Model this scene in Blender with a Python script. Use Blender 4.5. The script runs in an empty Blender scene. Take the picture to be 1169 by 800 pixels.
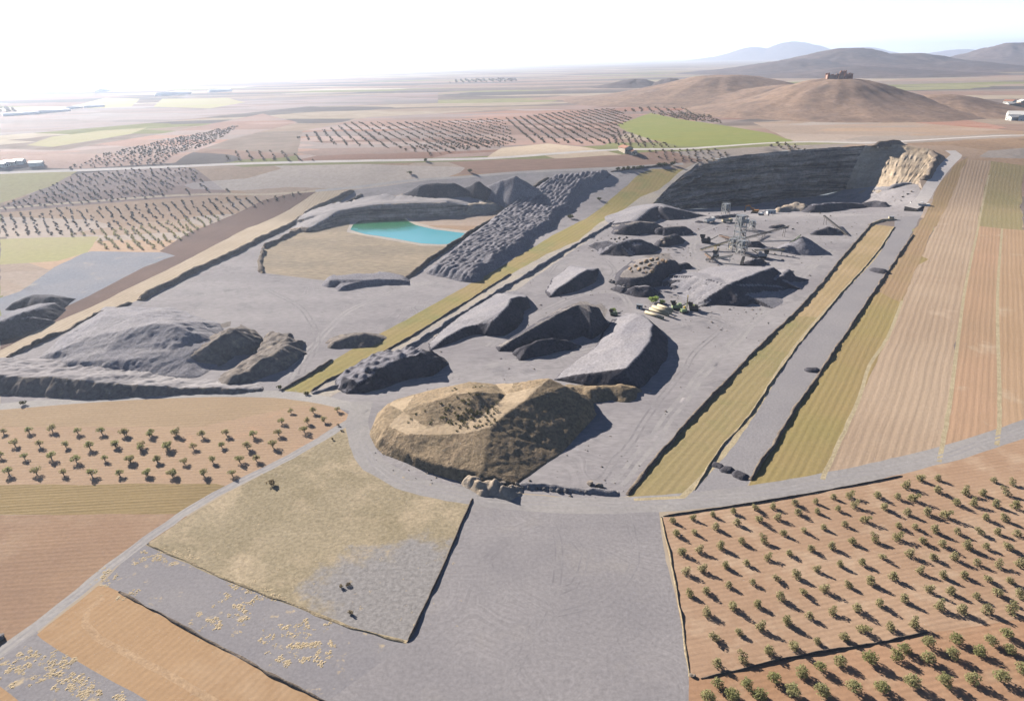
import bpy, bmesh, math, random
import numpy as np
from mathutils import Vector, Matrix
from mathutils.geometry import delaunay_2d_cdt

random.seed(7)
RNG = np.random.default_rng(11)
SC = bpy.context.scene
COL = SC.collection
R = math.radians
PI = math.pi

# ------------------------------------------------------------------ camera numbers
W0, H0 = 1169.0, 800.0
F = 780.0
CAM_H = 120.0
PITCH = math.atan((400 - 68) / F)
ROLL = R(1.05)
_r = Vector((1, 0, 0)); _f = Vector((0, math.cos(PITCH), -math.sin(PITCH))); _u = Vector((0, math.sin(PITCH), math.cos(PITCH)))
CR = math.cos(ROLL) * _r - math.sin(ROLL) * _u
CU = math.sin(ROLL) * _r + math.cos(ROLL) * _u
CF = _f

def ray(px, py):
    return CF + CR * ((px - W0 / 2) / F) - CU * ((py - H0 / 2) / F)

def smooth(a, b, x):
    t = np.clip((x - a) / (b - a), 0, 1)
    return t * t * (3 - 2 * t)

def _hash(ix, iy, seed):
    v = np.sin(ix * 127.1 + iy * 311.7 + seed * 74.7) * 43758.5453
    return v - np.floor(v)

def vnoise(x, y, seed=0):
    x = np.asarray(x, float); y = np.asarray(y, float)
    ix = np.floor(x); iy = np.floor(y); fx = x - ix; fy = y - iy
    fx = fx * fx * (3 - 2 * fx); fy = fy * fy * (3 - 2 * fy)
    a = _hash(ix, iy, seed); b = _hash(ix + 1, iy, seed); c = _hash(ix, iy + 1, seed); d = _hash(ix + 1, iy + 1, seed)
    return (a + (b - a) * fx) * (1 - fy) + (c + (d - c) * fx) * fy

def fbm(x, y, seed=0, octv=4):
    s = 0; a = .5; t = 0
    for k in range(octv):
        s = s + a * (vnoise(x, y, seed + k * 13) - .5); t += a
        x = x * 2.03 + 17.1; y = y * 2.03 - 9.3; a *= .5
    return s / t * 2

PLAT = 35.0
def und(x, y):
    return fbm(np.asarray(x) / 95., np.asarray(y) / 95., 3, 3) * .55 + fbm(np.asarray(x) / 23., np.asarray(y) / 23., 5, 2) * .12
def hN(x, y):                     # natural ground: a plain, rising to a plateau behind the quarry
    return PLAT * smooth(545, 745, np.asarray(y, float)) + und(x, y)
FX = [100, 128, 150, 175, 205, 265, 317, 338, 350, 357, 375, 400, 440]
FD = [0, 0, -10, -14, -15, -15, -13.4, -10, 2, 8, 12, 14, 14]
def hF(x, y):                     # quarry floor: level, then falling to the foot of the cliff
    y = np.asarray(y, float); t = np.clip((y - 540) / 125, 0, 1)
    t = np.where(t < .1, t * t * 5, t - .05) / .95
    return und(x, y) + t * np.interp(x, FX, FD)

def at(px, py, fn=hN, dz=0.0):
    d = ray(px, py)
    x, y = d.x, d.y
    lo, hi = 20.0, 40000.0
    # march, then bisect: first crossing of the surface
    t = 30.0; prev = 20.0
    while t < 60000:
        if CAM_H + d.z * t <= float(fn(x * t, y * t)) + dz: break
        prev = t; t *= 1.03
    else:
        t = 30000.0
        return Vector((x * t, y * t, float(fn(x * t, y * t)) + dz))
    lo, hi = prev, t
    for _ in range(30):
        m = (lo + hi) / 2
        if CAM_H + d.z * m <= float(fn(x * m, y * m)) + dz: hi = m
        else: lo = m
    return Vector((x * hi, y * hi, float(fn(x * hi, y * hi)) + dz))

def at_dist(px, py, Y):
    d = ray(px, py); t = Y / d.y
    return Vector((d.x * t, Y, CAM_H + d.z * t))

# ------------------------------------------------------------------ tagging and linking
def tag(o, label=None, cat=None, group=None, kind=None):
    if label: o['label'] = label
    if cat: o['category'] = cat
    if group: o['group'] = group
    if kind: o['kind'] = kind
    return o

def mesh_obj(name, verts, faces, m=None, parent=None, smooth_=False, loc=None):
    me = bpy.data.meshes.new(name)
    me.from_pydata([tuple(v) for v in verts], [], [tuple(int(i) for i in f) for f in faces])
    if m is not None: me.materials.append(m)
    if smooth_:
        me.polygons.foreach_set('use_smooth', [True] * len(me.polygons))
    me.update()
    o = bpy.data.objects.new(name, me); COL.objects.link(o)
    if parent is not None: o.parent = parent
    if loc is not None: o.location = loc
    return o

def empty(name, loc, rz=0, label=None, cat=None, group=None):
    o = bpy.data.objects.new(name, None); COL.objects.link(o)
    o.location = loc; o.rotation_euler = (0, 0, rz); o.empty_display_size = .5
    return tag(o, label, cat, group)

def copy_tree(o, parent=None):
    c = o.copy(); COL.objects.link(c)
    if parent is not None: c.parent = parent
    for ch in list(o.children): copy_tree(ch, c)
    return c

class MB:
    """collects boxes, bars and solids; build() links them as ONE mesh object"""
    def __init__(s): s.v = []; s.f = []
    def add(s, v, f):
        n = len(s.v); s.v += [tuple(a) for a in v]; s.f += [tuple(i + n for i in q) for q in f]; return s
    def box(s, x0, y0, z0, x1, y1, z1, taper=0):
        t = taper
        v = [(x0, y0, z0), (x1, y0, z0), (x1, y1, z0), (x0, y1, z0), (x0 + t, y0 + t, z1), (x1 - t, y0 + t, z1), (x1 - t, y1 - t, z1), (x0 + t, y1 - t, z1)]
        return s.add(v, [(0, 3, 2, 1), (4, 5, 6, 7), (0, 1, 5, 4), (1, 2, 6, 5), (2, 3, 7, 6), (3, 0, 4, 7)])
    def bar(s, a, b, w, h=None, n=4):
        a = Vector(a); b = Vector(b); h = h or w
        d = (b - a).normalized(); up = Vector((0, 0, 1)) if abs(d.z) < .95 else Vector((1, 0, 0))
        sx = d.cross(up).normalized(); sy = sx.cross(d).normalized()
        v = []
        for p in (a, b):
            for k in range(n):
                an = 2 * PI * (k + .5) / n
                q = (1.414 if n == 4 else 1)
                v.append(p + sx * math.cos(an) * w / 2 * q + sy * math.sin(an) * h / 2 * q)
        f = [(k, (k + 1) % n, n + (k + 1) % n, n + k) for k in range(n)] + [tuple(range(n - 1, -1, -1)), tuple(range(n, 2 * n))]
        return s.add(v, f)
    def cyl(s, a, b, r, n=10): return s.bar(a, b, 2 * r, 2 * r, n)
    def cone(s, c, r0, r1, z0, z1, n=12):
        v = [(c[0] + r0 * math.cos(2 * PI * k / n), c[1] + r0 * math.sin(2 * PI * k / n), z0) for k in range(n)]
        v += [(c[0] + r1 * math.cos(2 * PI * k / n), c[1] + r1 * math.sin(2 * PI * k / n), z1) for k in range(n)]
        return s.add(v, [(k, (k + 1) % n, n + (k + 1) % n, n + k) for k in range(n)] + [tuple(range(n - 1, -1, -1)), tuple(range(n, 2 * n))])
    def prism(s, prof, y0, y1):      # profile in xz, extruded in y
        n = len(prof)
        v = [(x, y0, z) for x, z in prof] + [(x, y1, z) for x, z in prof]
        return s.add(v, [(k, n + k, n + (k + 1) % n, (k + 1) % n) for k in range(n)] + [tuple(range(n)), tuple(range(2 * n - 1, n - 1, -1))])
    def build(s, name, m, parent=None, smooth_=False): return mesh_obj(name, s.v, s.f, m, parent, smooth_)

# ------------------------------------------------------------------ materials
class NT:
    def __init__(s, name):
        s.m = bpy.data.materials.new(name); s.m.use_nodes = True
        s.t = s.m.node_tree; s.t.nodes.clear()
    def n(s, typ, **kw):
        o = s.t.nodes.new(typ)
        for k, v in kw.items():
            if k.startswith('i_'):
                key = k[2:].replace('_', ' ')
                o.inputs[int(key) if key.isdigit() else key].default_value = v
            else: setattr(o, k, v)
        return o
    def l(s, a, b): s.t.links.new(a, b)

ALB = .84
def rgba(c): return (c[0] * ALB, c[1] * ALB, c[2] * ALB, 1)

def mat(name, c1, c2=None, scale=.03, detail=6, fine=1.2, fine_amt=.25, stripes=None, spots=None, bump=.35, rough=1.0, spec=.03,
        bands=None, objcoord=True, contrast=(.36, .64), metallic=0.0, stretch=None, patch=None, tracks=0.0, cells=0.0):
    """soil, gravel, grass: two colours in large soft patches, fine grain, optional plough lines and spots.
    stripes=(angle, spacing, strength[, bump]); spots=(colour, scale, lo, hi)"""
    T = NT(name); c2 = c2 or c1
    tc = T.n('ShaderNodeTexCoord'); co = tc.outputs['Object' if objcoord else 'Generated']
    base = co
    if stretch:
        mp = T.n('ShaderNodeMapping'); T.l(co, mp.inputs[0]); mp.inputs['Rotation'].default_value = (0, 0, -stretch[0]); mp.inputs['Scale'].default_value = (1 / stretch[1], 1, 1)
        base = mp.outputs[0]
    n1 = T.n('ShaderNodeTexNoise', i_Scale=scale, i_Detail=detail, i_Roughness=.6); T.l(base, n1.inputs['Vector'])
    r1 = T.n('ShaderNodeMapRange'); r1.inputs[1].default_value = contrast[0]; r1.inputs[2].default_value = contrast[1]; T.l(n1.outputs[0], r1.inputs[0])
    mx = T.n('ShaderNodeMixRGB'); mx.inputs[1].default_value = rgba(c1); mx.inputs[2].default_value = rgba(c2); T.l(r1.outputs[0], mx.inputs[0])
    cur = mx.outputs[0]
    n2 = T.n('ShaderNodeTexNoise', i_Scale=fine, i_Detail=5, i_Roughness=.7); T.l(base, n2.inputs['Vector'])
    hsrc = n2.outputs[0]
    if spots:
        n3 = T.n('ShaderNodeTexNoise', i_Scale=spots[1], i_Detail=5, i_Roughness=.65); T.l(co, n3.inputs['Vector'])
        r3 = T.n('ShaderNodeMapRange'); r3.inputs[1].default_value = spots[2]; r3.inputs[2].default_value = spots[3]; T.l(n3.outputs[0], r3.inputs[0])
        m3 = T.n('ShaderNodeMixRGB'); m3.inputs[2].default_value = rgba(spots[0]); T.l(r3.outputs[0], m3.inputs[0]); T.l(cur, m3.inputs[1]); cur = m3.outputs[0]
    r2 = T.n('ShaderNodeMapRange'); r2.inputs[1].default_value = .3; r2.inputs[2].default_value = .7; r2.inputs[3].default_value = 1 - fine_amt; r2.inputs[4].default_value = 1 + fine_amt
    T.l(n2.outputs[0], r2.inputs[0])
    val = r2.outputs[0]
    if stripes:
        ang, sp, st = stripes[:3]
        mp = T.n('ShaderNodeMapping'); T.l(co, mp.inputs[0]); mp.inputs['Rotation'].default_value = (0, 0, -ang)
        sx = T.n('ShaderNodeSeparateXYZ'); T.l(mp.outputs[0], sx.inputs[0])
        nd = T.n('ShaderNodeTexNoise', i_Scale=.02, i_Detail=3); T.l(co, nd.inputs['Vector'])
        ad = T.n('ShaderNodeMath', operation='MULTIPLY_ADD'); T.l(nd.outputs[0], ad.inputs[0]); ad.inputs[1].default_value = min(sp * .8, 2.5); T.l(sx.outputs[1], ad.inputs[2])
        # irregular lines: 1-D noise across the rows, long along them
        cb = T.n('ShaderNodeCombineXYZ'); T.l(ad.outputs[0], cb.inputs[1])
        sxs = T.n('ShaderNodeMath', operation='MULTIPLY'); T.l(sx.outputs[0], sxs.inputs[0]); sxs.inputs[1].default_value = .025; T.l(sxs.outputs[0], cb.inputs[0])
        ns = T.n('ShaderNodeTexNoise', i_Scale=.8 / sp, i_Detail=3, i_Roughness=.7); T.l(cb.outputs[0], ns.inputs['Vector'])
        ml = T.n('ShaderNodeMath', operation='MULTIPLY'); T.l(ad.outputs[0], ml.inputs[0]); ml.inputs[1].default_value = 2 * PI / sp
        sn = T.n('ShaderNodeMath', operation='SINE'); T.l(ml.outputs[0], sn.inputs[0])
        s1 = T.n('ShaderNodeMath', operation='MULTIPLY_ADD'); T.l(sn.outputs[0], s1.inputs[0]); s1.inputs[1].default_value = .16; T.l(ns.outputs[0], s1.inputs[2])
        rs = T.n('ShaderNodeMapRange'); rs.inputs[1].default_value = .25; rs.inputs[2].default_value = .75; rs.inputs[3].default_value = 1 - st * .62; rs.inputs[4].default_value = 1 + st * .62
        T.l(s1.outputs[0], rs.inputs[0])
        mu = T.n('ShaderNodeMath', operation='MULTIPLY'); T.l(val, mu.inputs[0]); T.l(rs.outputs[0], mu.inputs[1]); val = mu.outputs[0]
        ha = T.n('ShaderNodeMath', operation='ADD'); T.l(hsrc, ha.inputs[0]); T.l(s1.outputs[0], ha.inputs[1]); hsrc = ha.outputs[0]
    if patch:                          # bare ground round a few places: [(picture point, radius)], colour
        for (pp, rad) in patch[0]:
            q = at(*pp); vd = T.n('ShaderNodeVectorMath', operation='DISTANCE'); T.l(co, vd.inputs[0]); vd.inputs[1].default_value = q
            n5 = T.n('ShaderNodeTexNoise', i_Scale=.13, i_Detail=7, i_Roughness=.75); T.l(co, n5.inputs['Vector'])
            a5 = T.n('ShaderNodeMath', operation='MULTIPLY_ADD'); T.l(n5.outputs[0], a5.inputs[0]); a5.inputs[1].default_value = -rad * 2.4; T.l(vd.outputs['Value'], a5.inputs[2])
            r5 = T.n('ShaderNodeMapRange'); r5.inputs[1].default_value = rad * .1; r5.inputs[2].default_value = -rad * .5; T.l(a5.outputs[0], r5.inputs[0])
            m5 = T.n('ShaderNodeMixRGB'); m5.inputs[2].default_value = rgba(patch[1]); T.l(r5.outputs[0], m5.inputs[0]); T.l(cur, m5.inputs[1]); cur = m5.outputs[0]
    if cells:                          # small parcels of slightly different soil
        mc = T.n('ShaderNodeMapping'); T.l(co, mc.inputs[0]); mc.inputs['Rotation'].default_value = (0, 0, R(-24)); mc.inputs['Scale'].default_value = (1 / 190., 1 / 62., 0)
        vc = T.n('ShaderNodeTexVoronoi', distance='MANHATTAN', i_Scale=1.0); T.l(mc.outputs[0], vc.inputs['Vector']); vc.inputs['Randomness'].default_value = .75
        sc_ = T.n('ShaderNodeSeparateColor'); T.l(vc.outputs['Color'], sc_.inputs[0])
        rc = T.n('ShaderNodeMapRange'); rc.inputs[3].default_value = 1 - cells; rc.inputs[4].default_value = 1 + cells; T.l(sc_.outputs[0], rc.inputs[0])
        mu = T.n('ShaderNodeMath', operation='MULTIPLY'); T.l(val, mu.inputs[0]); T.l(rc.outputs[0], mu.inputs[1]); val = mu.outputs[0]
        hc_ = T.n('ShaderNodeHueSaturation'); T.l(cur, hc_.inputs['Color']); rs_ = T.n('ShaderNodeMapRange'); rs_.inputs[3].default_value = .55; rs_.inputs[4].default_value = 1.3; T.l(sc_.outputs[1], rs_.inputs[0]); T.l(rs_.outputs[0], hc_.inputs['Saturation']); cur = hc_.outputs[0]
    if tracks:                         # faint wheel marks: warped rings and loops
        nw = T.n('ShaderNodeTexNoise', i_Scale=.018, i_Detail=2); T.l(co, nw.inputs['Vector'])
        sc = T.n('ShaderNodeVectorMath', operation='MULTIPLY_ADD'); T.l(nw.outputs['Color'], sc.inputs[0]); sc.inputs[1].default_value = (70, 70, 0); T.l(co, sc.inputs[2])
        vo = T.n('ShaderNodeTexVoronoi', i_Scale=.024); T.l(sc.outputs[0], vo.inputs['Vector'])
        mm = T.n('ShaderNodeMath', operation='MULTIPLY'); T.l(vo.outputs['Distance'], mm.inputs[0]); mm.inputs[1].default_value = 62
        n6 = T.n('ShaderNodeTexNoise', i_Scale=1.0, i_Detail=3, i_Roughness=.8, noise_dimensions='1D'); T.l(mm.outputs[0], n6.inputs['W'])
        n7 = T.n('ShaderNodeTexNoise', i_Scale=.03, i_Detail=3); T.l(co, n7.inputs['Vector'])
        r7 = T.n('ShaderNodeMapRange'); r7.inputs[1].default_value = .4; r7.inputs[2].default_value = .65; T.l(n7.outputs[0], r7.inputs[0])
        r6 = T.n('ShaderNodeMapRange'); r6.inputs[1].default_value = .3; r6.inputs[2].default_value = .7; r6.inputs[3].default_value = -tracks; r6.inputs[4].default_value = tracks; T.l(n6.outputs[0], r6.inputs[0])
        m7 = T.n('ShaderNodeMath', operation='MULTIPLY_ADD'); T.l(r6.outputs[0], m7.inputs[0]); T.l(r7.outputs[0], m7.inputs[1]); m7.inputs[2].default_value = 1
        mu = T.n('ShaderNodeMath', operation='MULTIPLY'); T.l(val, mu.inputs[0]); T.l(m7.outputs[0], mu.inputs[1]); val = mu.outputs[0]
    if bands:                          # rock strata: (height step, strength)
        sz = T.n('ShaderNodeSeparateXYZ'); T.l(co, sz.inputs[0])
        cb = T.n('ShaderNodeCombineXYZ'); T.l(sz.outputs[2], cb.inputs[2])
        for k in (0, 1):
            q = T.n('ShaderNodeMath', operation='MULTIPLY'); q.inputs[1].default_value = .06; T.l(sz.outputs[k], q.inputs[0]); T.l(q.outputs[0], cb.inputs[k])
        nb = T.n('ShaderNodeTexNoise', i_Scale=1 / bands[0], i_Detail=6, i_Roughness=.7); T.l(cb.outputs[0], nb.inputs['Vector'])
        rb = T.n('ShaderNodeMapRange'); rb.inputs[1].default_value = .37; rb.inputs[2].default_value = .63; rb.inputs[3].default_value = 1 - bands[1]; rb.inputs[4].default_value = 1 + bands[1]
        T.l(nb.outputs[0], rb.inputs[0])
        mu = T.n('ShaderNodeMath', operation='MULTIPLY'); T.l(val, mu.inputs[0]); T.l(rb.outputs[0], mu.inputs[1]); val = mu.outputs[0]
        ha = T.n('ShaderNodeMath', operation='ADD'); T.l(hsrc, ha.inputs[0]); T.l(nb.outputs[0], ha.inputs[1]); hsrc = ha.outputs[0]
    vm = T.n('ShaderNodeVectorMath', operation='SCALE'); T.l(cur, vm.inputs[0]); T.l(val, vm.inputs['Scale'])
    bs = T.n('ShaderNodeBsdfPrincipled'); bs.inputs['Roughness'].default_value = rough; bs.inputs['Specular IOR Level'].default_value = spec; bs.inputs['Metallic'].default_value = metallic
    T.l(vm.outputs[0], bs.inputs['Base Color'])
    if bump:
        bp = T.n('ShaderNodeBump'); bp.inputs['Strength'].default_value = bump; bp.inputs['Distance'].default_value = .5; T.l(hsrc, bp.inputs['Height']); T.l(bp.outputs[0], bs.inputs['Normal'])
    out = T.n('ShaderNodeOutputMaterial'); T.l(bs.outputs[0], out.inputs[0])
    return T.m

def paint(name, c, rough=.5, metallic=0, var=.12):
    return mat(name, c, tuple(k * .85 for k in c), scale=.8, fine=3, fine_amt=var, bump=0, rough=rough, spec=.3, metallic=metallic)

def pang(p, q):                       # ground direction between two picture points
    a = at(*p); b = at(*q); return math.atan2(b.y - a.y, b.x - a.x)

GRAVEL = (.245, .236, .262); GRAVEL2 = (.205, .198, .222)
M = {}
M['gravel'] = mat('pale grey gravel', (.236, .219, .228), (.305, .284, .286), scale=.022, fine=.7, fine_amt=.17, spots=((.185, .175, .185), .06, .54, .76), bump=.15, stretch=(R(62), 3), tracks=.13)
M['gravel_yard'] = mat('grey gravel yard', (.228, .214, .222), (.268, .25, .253), scale=.03, fine=1.0, fine_amt=.17, spots=((.285, .262, .25), .04, .55, .78), bump=.15, tracks=.13)
M['gravel_lane'] = mat('grey gravel lane', (.238, .225, .236), (.268, .252, .257), scale=.04, fine=1.2, fine_amt=.16, bump=.3)
M['gravel_spot'] = mat('gravel with straw', (.222, .21, .222), (.25, .235, .24), scale=.05, fine=1.2, fine_amt=.15, spots=((.42, .34, .24), .22, .60, .68), bump=.15)
M['bluegrey'] = mat('blue grey clinker ground', (.20, .21, .245), (.245, .24, .26), scale=.03, fine=.6, fine_amt=.15, spots=((.33, .3, .27), .06, .6, .72), bump=.4)
M['road'] = mat('pale dusty road', (.365, .34, .32), (.305, .288, .28), scale=.06, fine=.8, fine_amt=.12, bump=.15)
M['road_grey'] = mat('dusty grey haul road', (.265, .25, .25), (.31, .29, .28), scale=.05, fine=.7, fine_amt=.14, bump=.2)
M['farroad'] = mat('pale far road', (.55, .5, .47), (.48, .44, .42), scale=.05, fine=.5, fine_amt=.1, bump=0)
M['straw_line'] = mat('straw grass line', (.42, .35, .235), (.34, .28, .18), scale=.3, fine=1.5, fine_amt=.3, bump=.4)
M['pale_dirt'] = mat('pale dirt', (.40, .35, .29), (.31, .285, .27), scale=.05, fine=.8, fine_amt=.2, bump=.3)
M['dry'] = mat('dry grass field', (.315, .262, .182), (.25, .208, .138), scale=.035, fine=.9, fine_amt=.3, spots=((.39, .315, .22), .06, .5, .68), bump=.28, patch=([((455, 690), 19), ((415, 668), 12), ((478, 645), 10)], (.25, .235, .23)))
M['dry_pond'] = mat('dry brown grass basin', (.30, .245, .18), (.235, .195, .15), scale=.04, fine=.5, fine_amt=.3, bump=.5, stretch=(0, 3))
A_STRIP = pang((430, 400), (640, 275))
A_RS = pang((800, 470), (940, 325))
A_RW = pang((939, 544), (1046, 303))
A_R2 = pang((1083, 456), (1116, 263))
A_R3 = pang((1140, 470), (1144, 265))
A_LB = pang((0, 570), (240, 556))
A_LO = pang((171, 800), (42, 724)) + R(90)
A_OR = pang((760, 640), (1000, 600))
A_DL = pang((51, 380), (280, 262))
M['yellow_strip'] = mat('yellow green strip', (.262, .225, .09), (.30, .23, .115), scale=.018, fine=.7, fine_amt=.12, stripes=(A_STRIP, 3.5, .10), spots=((.22, .212, .092), .03, .5, .66), bump=.2)
M['green_strip'] = mat('green gold strip', (.27, .222, .112), (.30, .23, .13), scale=.02, fine=.8, fine_amt=.1, stripes=(A_RS, 2.6, .10), spots=((.225, .205, .095), .02, .5, .64), bump=.2)
M['tan_strip'] = mat('tan dry strip', (.38, .28, .17), (.31, .235, .13), scale=.03, fine=.8, fine_amt=.15, stripes=(A_RS, 3, .08), bump=.2)
M['gold_strip'] = mat('olive gold stubble', (.295, .215, .11), (.265, .215, .095), scale=.015, fine=.8, fine_amt=.1, stripes=(A_RW, 2.4, .13), bump=.2)
M['gold_far'] = mat('brown gold stubble', (.31, .215, .135), (.285, .21, .12), scale=.015, fine=.8, fine_amt=.1, stripes=(A_RW, 2.4, .13), bump=.2)
M['stubble'] = mat('pale pinkish stubble', (.385, .29, .212), (.34, .25, .18), scale=.015, fine=.9, fine_amt=.1, stripes=(A_R2, 2.6, .13), spots=((.44, .335, .25), .03, .58, .75), bump=.25)
M['orange_field'] = mat('orange field', (.385, .252, .168), (.335, .228, .15), scale=.015, fine=.9, fine_amt=.08, stripes=(A_R3, 2.2, .07), spots=((.43, .33, .24), .035, .6, .72), bump=.2)
M['orange_field2'] = mat('orange soil', (.385, .265, .175), (.345, .235, .15), scale=.015, fine=.9, fine_amt=.08, stripes=(A_R3, 2.2, .07), spots=((.43, .34, .25), .03, .6, .74), bump=.2)
M['olive_field'] = mat('olive green field', (.25, .215, .115), (.28, .225, .13), scale=.015, fine=.5, fine_amt=.1, stripes=(A_R2, 3, .06), bump=.15)
M['brown_field'] = mat('brown ploughed field', (.30, .20, .135), (.25, .165, .118), scale=.022, fine=.9, fine_amt=.12, stripes=(A_LB, 1.6, .07), spots=((.35, .255, .18), .03, .5, .72), bump=.12)
M['olive_brown'] = mat('olive brown ploughed field', (.275, .205, .11), (.235, .175, .095), scale=.02, fine=.8, fine_amt=.1, stripes=(A_LB, 1.5, .13), bump=.3)
M['left_orchard'] = mat('pinkish orchard soil', (.335, .235, .165), (.37, .265, .18), scale=.025, fine=.9, fine_amt=.1, stripes=(A_LB, 1.7, .08), spots=((.42, .27, .18), .06, .58, .75), bump=.2)
M['left_tan'] = mat('tan fallow field', (.34, .25, .165), (.305, .225, .15), scale=.02, fine=.8, fine_amt=.1, stripes=(A_LB, 1.8, .10), bump=.2)
M['orange_left'] = mat('orange ploughed field', (.375, .25, .15), (.335, .215, .125), scale=.025, fine=.8, fine_amt=.08, stripes=(A_LO, 1.7, .06), spots=((.43, .31, .205), .03, .5, .72), bump=.08)
M['orchard'] = mat('orange orchard soil', (.378, .256, .175), (.335, .22, .148), scale=.03, fine=.9, fine_amt=.09, stripes=(A_OR, 1.45, .065), spots=((.43, .315, .225), .09, .5, .72), bump=.12)
M['orchard_low'] = mat('red orange orchard soil', (.365, .225, .145), (.325, .195, .12), scale=.03, fine=.9, fine_amt=.1, stripes=(pang((820, 770), (1169, 712)), 1.5, .08), spots=((.40, .28, .19), .08, .5, .72), bump=.12)
M['dark_plough'] = mat('dark brown ploughed strip', (.125, .085, .075), (.15, .10, .085), scale=.03, fine=.6, fine_amt=.12, stripes=(A_DL, 2.2, .10), bump=.3)
M['cream_strip'] = mat('cream stubble strip', (.41, .335, .255), (.36, .29, .215), scale=.03, fine=.6, fine_amt=.12, stripes=(A_DL, 2.5, .14), bump=.2)
M['tan_far'] = mat('tan dry field', (.36, .27, .205), (.31, .235, .185), scale=.012, fine=.25, fine_amt=.14, bump=.1, cells=.14)
M['pink_far'] = mat('pinkish soil', (.30, .20, .165), (.26, .18, .15), scale=.012, fine=.25, fine_amt=.12, bump=.1, cells=.24)
M['pink_band'] = mat('pink brown ploughed field', (.30, .195, .15), (.255, .175, .14), scale=.012, fine=.3, fine_amt=.12, bump=.1, stretch=(0, 4))
M['red_far'] = mat('reddish soil', (.32, .18, .135), (.28, .175, .14), scale=.012, fine=.25, fine_amt=.12, bump=.1, cells=.24)
M['cream_far'] = mat('cream stubble', (.50, .40, .30), (.44, .36, .27), scale=.012, fine=.25, fine_amt=.1, bump=.1)
M['green_far'] = mat('fresh green crop', (.235, .235, .075), (.20, .225, .075), scale=.015, fine=.25, fine_amt=.1, spots=((.30, .25, .12), .012, .58, .7), bump=.1, stretch=(0, 3))
M['palegreen_far'] = mat('pale green crop', (.30, .28, .13), (.31, .27, .15), scale=.012, fine=.25, fine_amt=.1, bump=.1)
M['mauve_far'] = mat('mauve grey fallow', (.22, .175, .165), (.25, .19, .175), scale=.01, fine=.25, fine_amt=.12, bump=.1, cells=.24)
M['hill'] = mat('dry brown hillside', (.285, .20, .15), (.22, .16, .13), scale=.012, fine=.12, fine_amt=.28, spots=((.15, .115, .10), .03, .54, .7), bump=.6)
M['mountain'] = mat('scrubby mountain', (.15, .115, .105), (.10, .085, .085), scale=.0022, fine=.02, fine_amt=.35, bump=.5)
# far plain: a patchwork of fields
def plain_mat():
    T = NT('plain of far fields')
    tc = T.n('ShaderNodeTexCoord'); mp = T.n('ShaderNodeMapping'); T.l(tc.outputs['Object'], mp.inputs[0])
    mp.inputs['Rotation'].default_value = (0, 0, R(-28)); mp.inputs['Scale'].default_value = (1 / 430., 1 / 130., 0)
    nz = T.n('ShaderNodeTexNoise', i_Scale=1.1, i_Detail=2); T.l(mp.outputs[0], nz.inputs['Vector'])
    ad = T.n('ShaderNodeMixRGB', blend_type='ADD'); ad.inputs[0].default_value = .35; T.l(mp.outputs[0], ad.inputs[1]); T.l(nz.outputs['Color'], ad.inputs[2])
    vo = T.n('ShaderNodeTexVoronoi', distance='MANHATTAN', i_Scale=1.0); T.l(ad.outputs[0], vo.inputs['Vector'])
    sp = T.n('ShaderNodeSeparateColor'); T.l(vo.outputs['Color'], sp.inputs[0])
    cr = T.n('ShaderNodeValToRGB'); cr.color_ramp.interpolation = 'CONSTANT'
    cs = [(0, (.31, .245, .195)), (.12, (.20, .165, .15)), (.25, (.28, .20, .165)), (.36, (.36, .30, .235)), (.47, (.15, .135, .13)), (.58, (.26, .215, .185)), (.68, (.22, .22, .11)), (.77, (.32, .235, .19)), (.85, (.17, .15, .14)), (.92, (.27, .26, .15)), (.97, (.46, .40, .32))]
    el = cr.color_ramp.elements
    while len(el) < len(cs): el.new(.5)
    for e, (p, c) in zip(el, cs): e.position = p; e.color = rgba(c)
    T.l(sp.outputs[0], cr.inputs[0])
    n2 = T.n('ShaderNodeTexNoise', i_Scale=.03, i_Detail=6, i_Roughness=.65); T.l(tc.outputs['Object'], n2.inputs['Vector'])
    r2 = T.n('ShaderNodeMapRange'); r2.inputs[1].default_value = .25; r2.inputs[2].default_value = .75; r2.inputs[3].default_value = .78; r2.inputs[4].default_value = 1.2; T.l(n2.outputs[0], r2.inputs[0])
    vm = T.n('ShaderNodeVectorMath', operation='SCALE'); T.l(cr.outputs[0], vm.inputs[0]); T.l(r2.outputs[0], vm.inputs['Scale'])
    bs = T.n('ShaderNodeBsdfDiffuse'); T.l(vm.outputs[0], bs.inputs[0])
    out = T.n('ShaderNodeOutputMaterial'); T.l(bs.outputs[0], out.inputs[0])
    return T.m
M['plain'] = plain_mat()

# ------------------------------------------------------------------ the ground, cut into fields, roads and yards
REG = []
def refine(pts, closed=True):
    out = []
    n = len(pts)
    for k in range(n if closed else n - 1):
        a = pts[k]; b = pts[(k + 1) % n]
        L = math.hypot(b[0] - a[0], b[1] - a[1]); D = math.hypot((a[0] + b[0]) / 2, (a[1] + b[1]) / 2)
        m = max(1, int(L / max(2.5, .016 * D)))
        for j in range(m):
            t = j / m; x = a[0] + (b[0] - a[0]) * t; y = a[1] + (b[1] - a[1]) * t
            if j:
                amp = min(.0022 * D, 1.6)
                x += float(fbm(x / 9, y / 9, 21, 2)) * amp; y += float(fbm(x / 9, y / 9, 22, 2)) * amp
            out.append((x, y))
    if not closed: out.append(tuple(pts[-1][:2]))
    return out
def region(name, px, m, label, cat='ground', fn=hN, level='N', kind='structure', world=None):
    w = [at(*p, fn=fn)[:2] for p in px] if world is None else world
    REG.append(dict(name=name, poly=np.array(refine(w)), m=m, level=level, label=label, cat=cat, kind=kind))
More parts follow.
